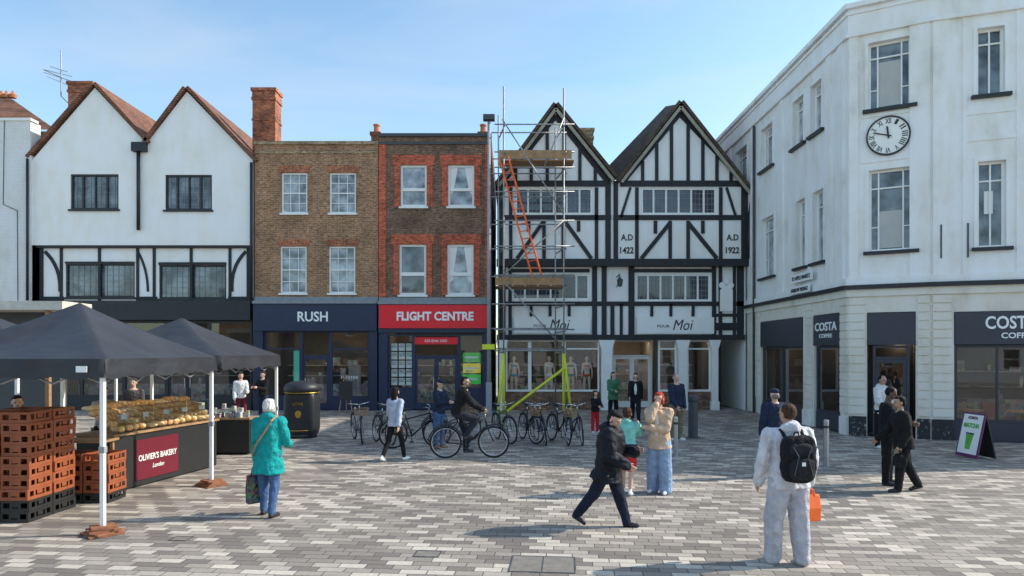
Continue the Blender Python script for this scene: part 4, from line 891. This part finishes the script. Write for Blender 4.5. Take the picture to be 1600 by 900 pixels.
for i,(px,mm,lab) in enumerate(((803,C_((.02,.35,.45)),'turquoise'),(858,C_((.85,.83,.8)),'white'),(892,C_((.02,.22,.22)),'dark green'),(917,C_((.65,.10,.03)),'orange'))):
    r=human('shop mannequin in %s swimwear behind the glass of the timbered building'%lab,((px-800)*28.3/FPX,28.3,.55),rad(random.uniform(-20,20)),1.62,mk(stand,armL=(.0,.25,.3,0)),dict(fem=1,trousers=None,top=None,skinm=MS,noface=1),.012,'mannequin','mannequin')['root']
    m=MB(); m.ell((0,0,1.62*.76),(.16,.125,.09)); m.ell((0,0,1.62*.52),(.165,.13,.09)); fuse(m.build('swimwear',mm,r),.012,1)
# ============================================================ BICYCLES
def bicycle(label,loc,rz,col,lean=0,basket=False,step=False,steer=.0):
    o=thing('bicycle',label,'bicycle',loc,rz,'bicycles in the market place'); o.rotation_euler=(lean,0,rz)
    fm=paint(col,.35,.1,6); R0=.335; xr,xf=-.52,.54
    for x,st in ((xr,0),(xf,steer)):
        def rt(mb):
            c,s=math.cos(st),math.sin(st); mb.v=[(x+(p[0]-x)*c-p[1]*s,(p[0]-x)*s+p[1]*c,p[2]) for p in mb.v]; return mb
        w=rt(MB().torus((x,0,R0+.02),R0-.03,.011,n=32,m=6)).build('wheel',M['chrome'],o,smooth=True)
        rt(MB().torus((x,0,R0+.02),R0,.02,n=36,m=8)).build('tyre',M['tyre'],w,smooth=True)
        m=MB()
        for k in range(18):
            t=2*math.pi*k/18; m.cyl((x,(.02 if k%2 else -.02),R0+.02),(x+(R0-.03)*math.cos(t),0,R0+.02+(R0-.03)*math.sin(t)),.0022,n=4)
        m.cyl((x,-.05,R0+.02),(x,.05,R0+.02),.018); rt(m).build('spokes',M['chrome'],w)
        m=MB(); n=12; a0,a1=(rad(20),rad(175)) if x<0 else (rad(15),rad(150))
        m.tube([(x+(R0+.045)*math.cos(a0+(a1-a0)*i/n),0,R0+.02+(R0+.045)*math.sin(a0+(a1-a0)*i/n)) for i in range(n+1)],.016,6); rt(m).build('mudguard',M['black'],o)
    bb=(-.07,0,.30); st_=(-.22,0,.78); hd=(.36,0,.86); hl=(.39,0,.72); m=MB()
    m.cyl(bb,st_,.017); m.cyl(bb,hl,.021)
    m.cyl((-.20,0,.72) if not step else (-.14,0,.5),hd if not step else hl,.016); m.cyl(hl,hd,.022)
    for y in (-.05,.05): m.cyl((xr,y,R0+.02),(bb[0],y*.5,bb[2]),.011); m.cyl((xr,y,R0+.02),(-.205,y*.3,.74),.009)
    m.build('frame',fm,o,smooth=True)
    m=MB()
    for y in (-.05,.05): m.tube([(xf,y,R0+.02),(.42,y,.64),(.395,0,.72)],.013)
    m.build('fork',fm,o,smooth=True)
    MB().cyl(st_,(-.25,0,.92),.013).build('seat_post',M['chrome'],o,smooth=True)
    m=MB(); m.ell((-.30,0,.955),(.09,.075,.035),.9); m.cyl((-.28,0,.955),(-.12,0,.96),.05,.018,10,2); fuse(m.build('saddle',M['black'],o),.012,1)
    m=MB(); m.tube([(.36,0,.86),(.345,0,1.0)],.013); m.tube([(.26,-.28,1.04),(.36,-.2,1.03),(.37,0,1.0),(.36,.2,1.03),(.26,.28,1.04)],.012); h=m.build('handlebar',M['chrome'],o,smooth=True)
    for s in (-1,1): MB().cyl((.30,s*.25,1.035),(.2,s*.29,1.045),.018).build('grip',M['black'],h)
    m=MB(); m.torus((bb[0],.04,bb[2]),.09,.006,n=20,m=5); m.cyl((bb[0],-.07,bb[2]),(bb[0],.07,bb[2]),.02); m.cyl((bb[0],.07,bb[2]),(bb[0]+.0,.08,bb[2]-.17),.01); m.cyl((bb[0],-.07,bb[2]),(bb[0]-.0,-.08,bb[2]+.17),.01)
    m.box(bb[0]-.05,bb[0]+.05,.08,.17,bb[2]-.185,bb[2]-.16); m.box(bb[0]-.05,bb[0]+.05,-.17,-.08,bb[2]+.16,bb[2]+.185); m.cyl((bb[0],.045,bb[2]+.085),(xr,.045,R0+.055),.004); m.cyl((bb[0],.045,bb[2]-.085),(xr,.045,R0-.01),.004); m.build('crankset',M['dkgrey'],o)
    m=MB(); m.tube([(-.26,0,.8),(-.7,0,.76)],.01); m.tube([(-.66,.06,.76),(xr,.06,R0+.02),(-.4,.06,.76),(-.66,.06,.76)],.007); m.tube([(-.66,-.06,.76),(xr,-.06,R0+.02),(-.4,-.06,.76),(-.66,-.06,.76)],.007); m.build('luggage_rack',M['dkgrey'],o)
    if basket:
        m=MB(); c=(.58,0,.86)
        for z,k in ((.74,.8),(.80,.87),(.86,.93),(.92,1.0)): m.tube([(c[0]-.13*k,-.17*k,z),(c[0]+.13*k,-.17*k,z),(c[0]+.13*k,.17*k,z),(c[0]-.13*k,.17*k,z)],.006,5,True)
        for i in range(12):
            t=2*math.pi*i/12; ax=max(-1,min(1,1.35*math.cos(t))); ay=max(-1,min(1,1.35*math.sin(t))); m.cyl((c[0]+.13*.8*ax,.17*.8*ay,.74),(c[0]+.13*ax,.17*ay,.92),.005,n=5)
        m.build('basket',M['wood'],o)
    return o
cyl=gp(733,716); 
bicycle('dark bicycle ridden to the right by a man in a dark jacket',cyl,rad(4),(.015,.02,.03),0,steer=-.15)
human('man in a dark jacket riding a bicycle to the right past the parked ones',(cyl[0]-.25,cyl[1],0),rad(94),1.76,dict(pz=.045,lean=.30,footL=(.06,-.10,.105),footR=(-.06,-.10,.30),handL=(.15,-.305,.62),handR=(-.15,-.305,.62),gripL=1.2,gripR=1.2,head=(-.4,-.1)),
  dict(top=blk,to=.020,trousers=C_((.03,.035,.05)),tl=.01,hair=('short',HR_['black']),skin='m',shoes=M['black'],collar=1),.009)
for (lab,px,py,rz,c,bk,stp,ln) in (
  ('silver city bicycle with a front basket seen nearly end-on, leftmost of the parked bicycles',560,690,-66,(.35,.36,.38),True,True,.05),
  ('black bicycle seen half from the front behind the girl in pale blue',598,694,-60,(.02,.02,.02),False,False,-.08),
  ('black bicycle parked side-on behind the girl in pale blue',648,700,8,(.015,.015,.015),False,False,.08),
  ('dark grey bicycle parked at an angle behind the riding man',708,690,30,(.06,.06,.07),True,True,-.06),
  ('green bicycle parked end-on under the left leg of the scaffold',787,690,-70,(.03,.10,.05),False,False,.07),
  ('black bicycle with a basket parked end-on between the scaffold legs',826,690,-72,(.015,.015,.02),True,True,-.05),
  ('dark tilted bicycle parked just right of the one with the basket under the scaffold',846,692,-80,(.03,.03,.04),False,False,.12),
  ('black bicycle parked under the right leg of the scaffold',874,692,-70,(.02,.02,.02),True,False,-.05),
  ('blue-black bicycle parked end-on, rightmost of the row',899,692,-76,(.02,.03,.08),False,True,.08)):
    bicycle(lab,gp(px,py),rad(rz),c,ln,bk,stp,random.uniform(-.3,.3))
# ============================================================ STREET FURNITURE
p=gp(472,683); o=thing('litter_bin','large black domed litter bin with gold bands beside the tents','bin',p)
m=MB(); m.ell((0,0,.66),(.44,.36,.64),.35,28,14); m.lathe((0,0,0),[(.40,0),(.40,.1),(.37,.12)],24); m.build('bin_body',M['black'],o,smooth=True)
m=MB(); m.lathe((0,0,1.40),[(.46,-.14),(.49,-.12),(.49,-.02),(.44,.06),(.3,.13),(.05,.16)],28); m.build('bin_lid',M['black'],o,smooth=True)
MB().box(-.22,.22,-.38,-.33,1.06,1.2).build('opening',M['crateb'],o)
for z,r_ in ((.22,.43),(1.24,.475)): MB().torus((0,0,z),r_,.010,'z').build('gold_band',M['gold'],o)
text('LITTER',Face((0,-.37),(1,0)),0,.94,.28,.07,0,M['gold'],o)
MB().ell((0,-.365,.66),(.08,.010,.10)).build('gold_crest',M['gold'],o)
def bollard(label,px,py,h,r,mat):
    q=gp(px,py); o=thing('bollard',label,'bollard',q)
    MB().lathe((0,0,0),[(r*1.5,0),(r*1.5,.015),(r,.02),(r,h-.03),(r*.85,h),(r*.3,h+.01)],16).build('post',mat,o,smooth=False)
    MB().lathe((0,0,h-.17),[(r*1.04,0),(r*1.04,.05)],16).build('band',M['black'],o)
bollard('brushed steel bollard standing left of the corner cafe',1291,728,.95,.055,M['steel'])
bollard('steel bollard beside the woman with red hair',1056,714,.9,.05,M['steel'])
bollard('thick dark bollard in front of the shop pillar',1083,684,1.15,.13,M['dkgrey'])
a0=gp(1492,712); a1=gp(1548,724); FA=Face((a0[0],a0[1]),(a1[0]-a0[0],a1[1]-a0[1]))
wA=.66; o=thing('pavement_sign','folding pavement sign with a green drink poster outside the corner cafe','sign',(a0[0],a0[1],0),world=True)
class Tilt:
    def __init__(s,F,k): s.F=F; s.k=k
    def __call__(s,u,d,z): return s.F(u,d+z*s.k,z)
TA=Tilt(FA,.22)
MB(TA).box(0,wA,0,.03,.03,1.0).build('front_panel',M['purple'],o)
MB(TA).box(.04,wA-.04,-.006,-.001,.1,.96).build('poster',M['paper'],o)
m=MB(Tilt(Face(FA.O,FA.U),-.22)); m.box(0,wA,.44,.47,.03,.98).build('rear_panel',M['black'],o)
text('COSTA',TA,wA/2,.89,.28,.06,-.006,M['maroon'],o,bold=.02); text('MATCHA',TA,wA/2,.72,.46,.10,-.006,M['green'],o,bold=.02)
MB(TA).prism([(wA/2-.07,.2),(wA/2+.07,.2),(wA/2+.11,.52),(wA/2-.11,.52)],-.012,-.007).build('printed_cup',M['green'],o)
MB(TA).box(wA/2-.12,wA/2+.12,-.013,-.0075,.525,.56).build('printed_lid',M['dkgrey'],o)
q=gp(540,648); o=thing('easel_board','small black easel board outside the navy shop','sign',q,rad(10)); m=MB()
m.box(-.25,.25,-.02,.01,.55,1.25); m.build('board',M['crateb'],o)
for p_,q_ in (((-.25,-.05,0),(-.05,.1,1.5)),((.25,-.05,0),(.05,.1,1.5)),((0,.45,0),(0,.1,1.4))): MB().cyl(p_,q_,.02).build('leg',M['wood'],o)
for (px,py,r) in ((668,866,.15),(848,882,.36),(283,842,.12)):
    q=gp(px,py); m=MB(); e=.014; ry=r*.8
    m.box(-r,r,-ry,ry,.002,.0045); m.c=1
    m.box(-r,r,-ry,-ry+e,.005,.0075).box(-r,r,ry-e,ry,.005,.0075).box(-r,-r+e,-ry+e,ry-e,.005,.0075).box(r-e,r,-ry+e,ry-e,.005,.0075)
    if r>.3: m.box(-.006,.006,-ry+e,ry-e,.005,.0075)
    o=m.build('manhole_cover',[M['coverm'],M['dkgrey']],loc=(0,0,0)); o.location=(q[0],q[1],0); o.rotation_euler=(0,0,rad(-5)); tag(o,{668:'small metal access cover in the paving left of centre',848:'large metal access cover in the paving at bottom centre',283:'small metal cover in the paving right of the tent pole base'}[px],'cover')
# ============================================================ MARKET TENTS
def tent(label,x0,x1,y0,y1,ze,zp,legs=(1,1,1,1),weights=(0,0,0,0),badge=False):
    cx,cy=(x0+x1)/2,(y0+y1)/2; o=thing('market_tent',label,'tent',(cx,cy,0),world=True)
    n=36; m=MB(); g={}
    for i in range(n+1):
        for j in range(n+1):
            a=i/n*2-1; c=j/n*2-1; r=max(abs(a),abs(c)); ang=math.atan2(c,a)
            z=ze+(zp-ze)*(1-r)**1.0-(.12*math.sin(math.pi*r))*(1-.6*min(abs(a),abs(c))/max(r,1e-6))+.045*math.sin(math.pi*r)*noise.noise(V((math.cos(ang)*5+x0,math.sin(ang)*5,r*.9)))
            m.v.append((cx+a*(x1-x0)/2,cy+c*(y1-y0)/2,z)); g[i,j]=len(m.v)-1
    for i in range(n):
        for j in range(n): m.f.append((g[i,j],g[i+1,j],g[i+1,j+1],g[i,j+1])); m.mi.append(0)
    m.build('canopy',M['canvas'],o,smooth=True,norm=False)
    m=MB(); N=24
    for (p,q) in (((x0,y0),(x1,y0)),((x1,y0),(x1,y1)),((x1,y1),(x0,y1)),((x0,y1),(x0,y0))):
        for i in range(N):
            P_=[]
            for t in (i/N,(i+1)/N):
                x=p[0]+(q[0]-p[0])*t; y=p[1]+(q[1]-p[1])*t; w=.025*math.sin(t*19+x0)*math.sin(math.pi*t)*1; nx,ny=(q[1]-p[1]),-(q[0]-p[0]); l=math.hypot(nx,ny)
                P_.append(((x,y,ze+.003),(x+nx/l*(w+.02),y+ny/l*(w+.02),ze-.25-.018*math.sin(t*31))))
            m.quad(P_[0][1],P_[1][1],P_[1][0],P_[0][0])
    m.build('valance',M['canvas'],o,smooth=True,norm=True)
    i_=.06
    for k,(x,y) in enumerate(((x1-i_,y0+i_),(x1-i_,y1-i_),(x0+i_,y0+i_),(x0+i_,y1-i_))):
        if legs[k]: 
            L_=MB().box(x-.028,x+.028,y-.028,y+.028,0.02,ze-.02).build('leg',M['signw'],o,bevel=.006)
            MB().box(x-.036,x+.036,y-.036,y+.036,1.05,1.13).build('leg_bracket',M['grey'],L_)
        if weights[k]:
            m=MB()
            for j in range(5):
                a=rad(random.uniform(0,90)); c_,s_=math.cos(a),math.sin(a); w_=.2-.015*j; d_=.2-.02*j; z=.004+j*.022; 
                pts=[(x+u*c_-v*s_,y+u*s_+v*c_) for u,v in ((-w_,-d_),(w_,-d_),(w_,d_),(-w_,d_))]; m.prismz(pts,z,z+.02)
            m.build('base_weight',M['weight'],o)
    for (a,c) in (((x0+i_,y0+i_),(x1-i_,y0+i_)),((x1-i_,y0+i_),(x1-i_,y1-i_)),((x0+i_,y1-i_),(x1-i_,y1-i_))):
        k=4; m=MB()
        for j in range(k):
            t0,t1=j/k,(j+1)/k; A_=lambda t,z:(a[0]+(c[0]-a[0])*t,a[1]+(c[1]-a[1])*t,z); z0,z1=(ze-.06,ze-.32) if j%2 else (ze-.32,ze-.06)
            m.cyl(A_(t0,z0),A_(t1,z1),.014,n=6); m.cyl(A_(t0,z1),A_(t1,z0),.014,n=6)
        m.build('truss',M['galv'],o)
    MB().cyl((cx,cy,ze-.1),(cx,cy,zp-.03),.02).build('centre_pole',M['galv'],o)
    if badge: MB().box(x1-.34,x1-.2,y0-.05,y0-.043,ze-.17,ze-.09).build('white_badge',M['signw'],o)
    return o
tent('nearest charcoal market tent over the bread stall on white legs',-7.95,-5.22,8.75,12.05,2.26,3.10,weights=(1,1,0,0),badge=True)
tent('second charcoal market tent just behind the nearest one',-8.1,-5.2,12.2,15.3,2.28,3.04,legs=(0,1,0,1))
tent('charcoal market tent at the left edge behind the nearest tent',-12.2,-8.9,12.3,15.5,2.28,3.08)
b=thing('market_kiosk','timber kiosk with a pale flat canopy at the far left behind the tents','kiosk',(-13,17,0),world=True)
m=MB(); m.box(-15.5,-11.2,17,18.2,3.40,3.62); m.build('canopy',paint((.62,.57,.48),.7),b); MB().box(-15.4,-11.8,18.0,18.1,0,3.4).build('back_wall',M['dkgrey'],b)
for x in (-15.3,-11.65): MB().box(x-.05,x+.05,17.1,17.2,0,3.40).build('post',M['wood'],b)
for i,(x,y) in enumerate(((-7.2,11.0),(-6.6,13.0),(-6.3,14.4),(-7.6,14.4),(-6.9,12.3))):
    o=thing('hanging_bulb','bare warm bulb hanging under a tent','bulb',(x,y,0),group='bulbs hanging under the tents')
    MB().cyl((0,0,2.1),(0,0,2.5),.006,n=5).build('cable',M['black'],o); MB().ell((0,0,2.06),(.035,.035,.045)).build('bulb_glass',emit((1,.72,.4),60),o)
def crate_mesh():
    m=MB(); w,dp,h=.39,.49,.150; t=.018
    m.box(-w/2,w/2,-dp/2,dp/2,.0,.012)
    for y in (-dp/2,dp/2-t):
        m.box(-w/2,w/2,y,y+t,.012,.045); m.box(-w/2,w/2,y,y+t,.118,h)
        for x in (-w/2,-.075,.045,w/2-.03): m.box(x,x+.03,y+.001,y+t-.001,.045,.118)
        m.box(-.045,.045,y+.003,y+t-.003,.06,.118)
    for x in (-w/2,w/2-t):
        m.box(x,x+t,-dp/2+t,dp/2-t,.012,.045); m.box(x,x+t,-dp/2+t,dp/2-t,.118,h)
        for y in (-dp/2+t,-.12,.09,dp/2-t-.03): m.box(x+.001,x+t-.001,y,y+.03,.045,.118)
        m.box(x+.003,x+t-.003,-.05,.05,.06,.118)
    return m
c0=crate_mesh().build('bread_crate',M['crate'],loc=(0,0,0)); c0b=crate_mesh().build('bread_crate',M['crateb'],loc=(0,0,0))
ordn=['bottom','second','third','fourth','fifth','sixth','seventh','eighth','ninth','tenth','eleventh']
stacks=[(-6.83,9.62,10,'the front right stack'),(-7.25,9.60,10,'the front left stack'),(-6.83,10.13,10,'the rear right stack'),(-7.25,10.13,10,'the rear left stack'),
        (-6.46,10.85,5,'the low stack nearest the counter'),(-6.88,10.85,5,'the low stack behind the tall ones'),(-7.67,9.6,10,'the stack at the left edge')]
used=[False,False]
for (x,y,n,lab) in stacks:
    for k in range(n):
        bl=(k==0 or (k==1 and n>8)); src=c0b if bl else c0; i=1 if bl else 0
        o=src if not used[i] else src.copy()
        if used[i]: COL.objects.link(o)
        used[i]=True
        o.location=(x+random.uniform(-.012,.012),y+random.uniform(-.012,.012),.003+k*.152); o.rotation_euler=(0,0,random.uniform(-.035,.035))
        tag(o,('black' if bl else 'brown')+' bread crate, '+ordn[k]+(' from the bottom' if k else '')+' in '+lab,'crate','bread crates stacked beside the stall')
o=thing('bakery_counter','black bakery counter with a maroon name banner and glass screen','counter',(-6.6,12.9,0),world=True)
CF=Face((-6.6,11.35),(.34,1.76)); CL=2.75
m=MB(CF); m.box(0,CL,0,.75,.02,.93); m.build('counter_body',M['crateb'],o,bevel=.01)
MB(CF).box(-.05,CL+.05,-.03,.8,.935,.975).build('counter_top',M['wood'],o)
bn=MB(CF).box(.45,1.55,-.016,-.002,.12,.82).build('banner',M['maroon'],o)
text("OLIVIER'S BAKERY",CF,1.0,.50,.98,.11,-.016,M['paper'],bn,bold=.01); text('London',CF,1.0,.33,.3,.08,-.016,M['paper'],bn,shear=.4)
for a_,c_ in ((.05,.9),(.93,1.8),(1.83,2.7)): MB(CF).box(a_,c_,-.0,.010,.976,1.42).build('glass_screen',M['gclear'],o)
o=thing('serving_table','low wooden serving table at the near end of the bakery counter','table',(-6.8,11.1,0),world=True)
MB().box(-7.9,-6.5,10.85,11.3,.90,.94).build('tabletop',M['wood'],o); 
for x in (-7.85,-6.6): MB().box(x,x+.05,11.2,11.25,0,.90).build('leg',M['wood'],o)
lm=[loafm((.85,.48,.17)),loafm((.62,.30,.10)),loafm((.92,.66,.34))]
protos=[]
for i,(rx,ry,rz_) in enumerate(((.07,.14,.062),(.11,.11,.075),(.045,.20,.042))):
    m=MB(); m.ell((0,0,0),(rx,ry,rz_),.9,16,10); me=m.build('loaf',lm[i],loc=(0,0,0),smooth=True); protos.append(me)
    for v in me.data.vertices: v.co*=1+.06*noise.noise(v.co*14)
cnt=[0,0,0]; names=['oval golden loaf in the heap on the bakery counter','round dark crusted loaf on the bakery counter','long pale baguette on the bakery counter']
for k in range(15):
    for r in range(5):
        i=(0,2,1)[(k//3+r)%3] if random.random()<.75 else random.choice([0,1,2]); src=protos[i]; o=src if cnt[i]==0 else src.copy()
        if cnt[i]: COL.objects.link(o)
        cnt[i]+=1; u=.16+k*.173; x,y,_=CF(u,.09+r*.135,0); o.location=(x,y,1.04+r*.085+random.uniform(0,.02)); o.rotation_euler=(random.uniform(-.12,.12),random.uniform(-.12,.12),rad(79)+random.uniform(-.4,.4))
        tag(o,names[i],'bread',['oval loaves','round loaves','baguettes'][i]+' heaped on the bakery counter')
for k in range(5):
    x,y,_=CF(.3+k*.52,.08,0); o=thing('price_card','small white price card standing among the loaves','card',(x,y,1.1),rad(40),'price cards among the loaves')
    MB().box(-.05,.05,-.003,.003,.1,.18).build('card',M['paper'],o); MB().cyl((0,.004,0),(0,.004,.12),.004).build('stick',M['black'],o)
for (x0,x1,y0,y1,lab) in ((-8.4,-7.9,13.6,15.2,'table of packed goods along the back of the second tent'),(-11.5,-9.2,12.8,13.4,'table of goods under the tent at the left edge'),(-8.2,-6.0,15.6,16.2,'table of bright goods beyond the second tent')):
    o=thing('stall_table',lab,'table',(x0,y0,0),world=True); MB().box(x0,x1,y0,y1,.8,.84).build('tabletop',M['wood'],o); MB().box(x0+.01,x1-.01,y0+.01,y1-.01,.05,.8).build('table_cloth',M['crateb'],o)
    m=MB()
    for i in range(40):
        x=random.uniform(x0,x1-.15);y=random.uniform(y0,y1-.15);s=random.uniform(.06,.16); z=.843+ (0 if i<25 else .12); m.box(x,x+s,y,y+s,z,z+random.uniform(.08,.2))
    m.build('packed_goods',M['goods2'],o)['kind']='stuff'
finish()
# ============================================================ WORLD, SUN, CAMERA
sd=V((.975,.16,0)).normalized(); el=rad(38.5)
w=bpy.data.worlds.new('World'); SC.world=w; w.use_nodes=True; nt=w.node_tree; nt.nodes.clear()
out=nt.nodes.new('ShaderNodeOutputWorld'); bg=nt.nodes.new('ShaderNodeBackground'); sky=nt.nodes.new('ShaderNodeTexSky'); sky.sky_type='NISHITA'; sky.sun_disc=False
sky.sun_elevation=el; sky.sun_rotation=math.atan2(sd.x,sd.y); sky.air_density=1.0; sky.dust_density=.8; sky.ozone_density=1.2
tc=nt.nodes.new('ShaderNodeTexCoord'); mp=nt.nodes.new('ShaderNodeMapping'); mp.inputs[3].default_value=(1.2,1.2,5); mp.inputs[2].default_value=(.1,.25,.3)
nz=nt.nodes.new('ShaderNodeTexNoise'); nz.inputs['Scale'].default_value=1.6; nz.inputs['Detail'].default_value=7; nz.inputs['Roughness'].default_value=.55; nz.inputs['Distortion'].default_value=.6
mr=nt.nodes.new('ShaderNodeMapRange'); mr.inputs[1].default_value=.43; mr.inputs[2].default_value=.88; mr.inputs[4].default_value=.45
gn=nt.nodes.new('ShaderNodeMix'); gn.data_type='RGBA'; gn.blend_type='MULTIPLY'; gn.inputs[0].default_value=1; gn.inputs[7].default_value=(1.66,1.84,1.76,1)
mx=nt.nodes.new('ShaderNodeMix'); mx.data_type='RGBA'; mx.inputs[7].default_value=(5.6,5.9,6.1,1)
L=nt.links.new; L(tc.outputs['Generated'],mp.inputs[0]); L(mp.outputs[0],nz.inputs['Vector']); L(nz.outputs[0],mr.inputs[0]); L(mr.outputs[0],mx.inputs[0]); L(sky.outputs[0],gn.inputs[6]); L(gn.outputs[2],mx.inputs[6]); L(mx.outputs[2],bg.inputs[0]); L(bg.outputs[0],out.inputs[0])
bg.inputs[1].default_value=.15
sl=bpy.data.lights.new('sun','SUN'); sl.energy=5.0; sl.angle=rad(.5); sl.color=(1,.93,.82); so=bpy.data.objects.new('sun',sl); COL.objects.link(so)
dv=-V((sd.x*math.cos(el),sd.y*math.cos(el),math.sin(el))); so.rotation_euler=dv.to_track_quat('-Z','Y').to_euler()
cam=bpy.data.cameras.new('camera'); cam.lens=24; cam.sensor_width=36; cam.shift_y=.0625; cam.clip_end=2000; co=bpy.data.objects.new('camera',cam); COL.objects.link(co); co.location=(0,0,H); co.rotation_euler=(rad(90),0,0); SC.camera=co
SC.view_settings.view_transform='Standard'; SC.view_settings.look='None'; SC.view_settings.exposure=0
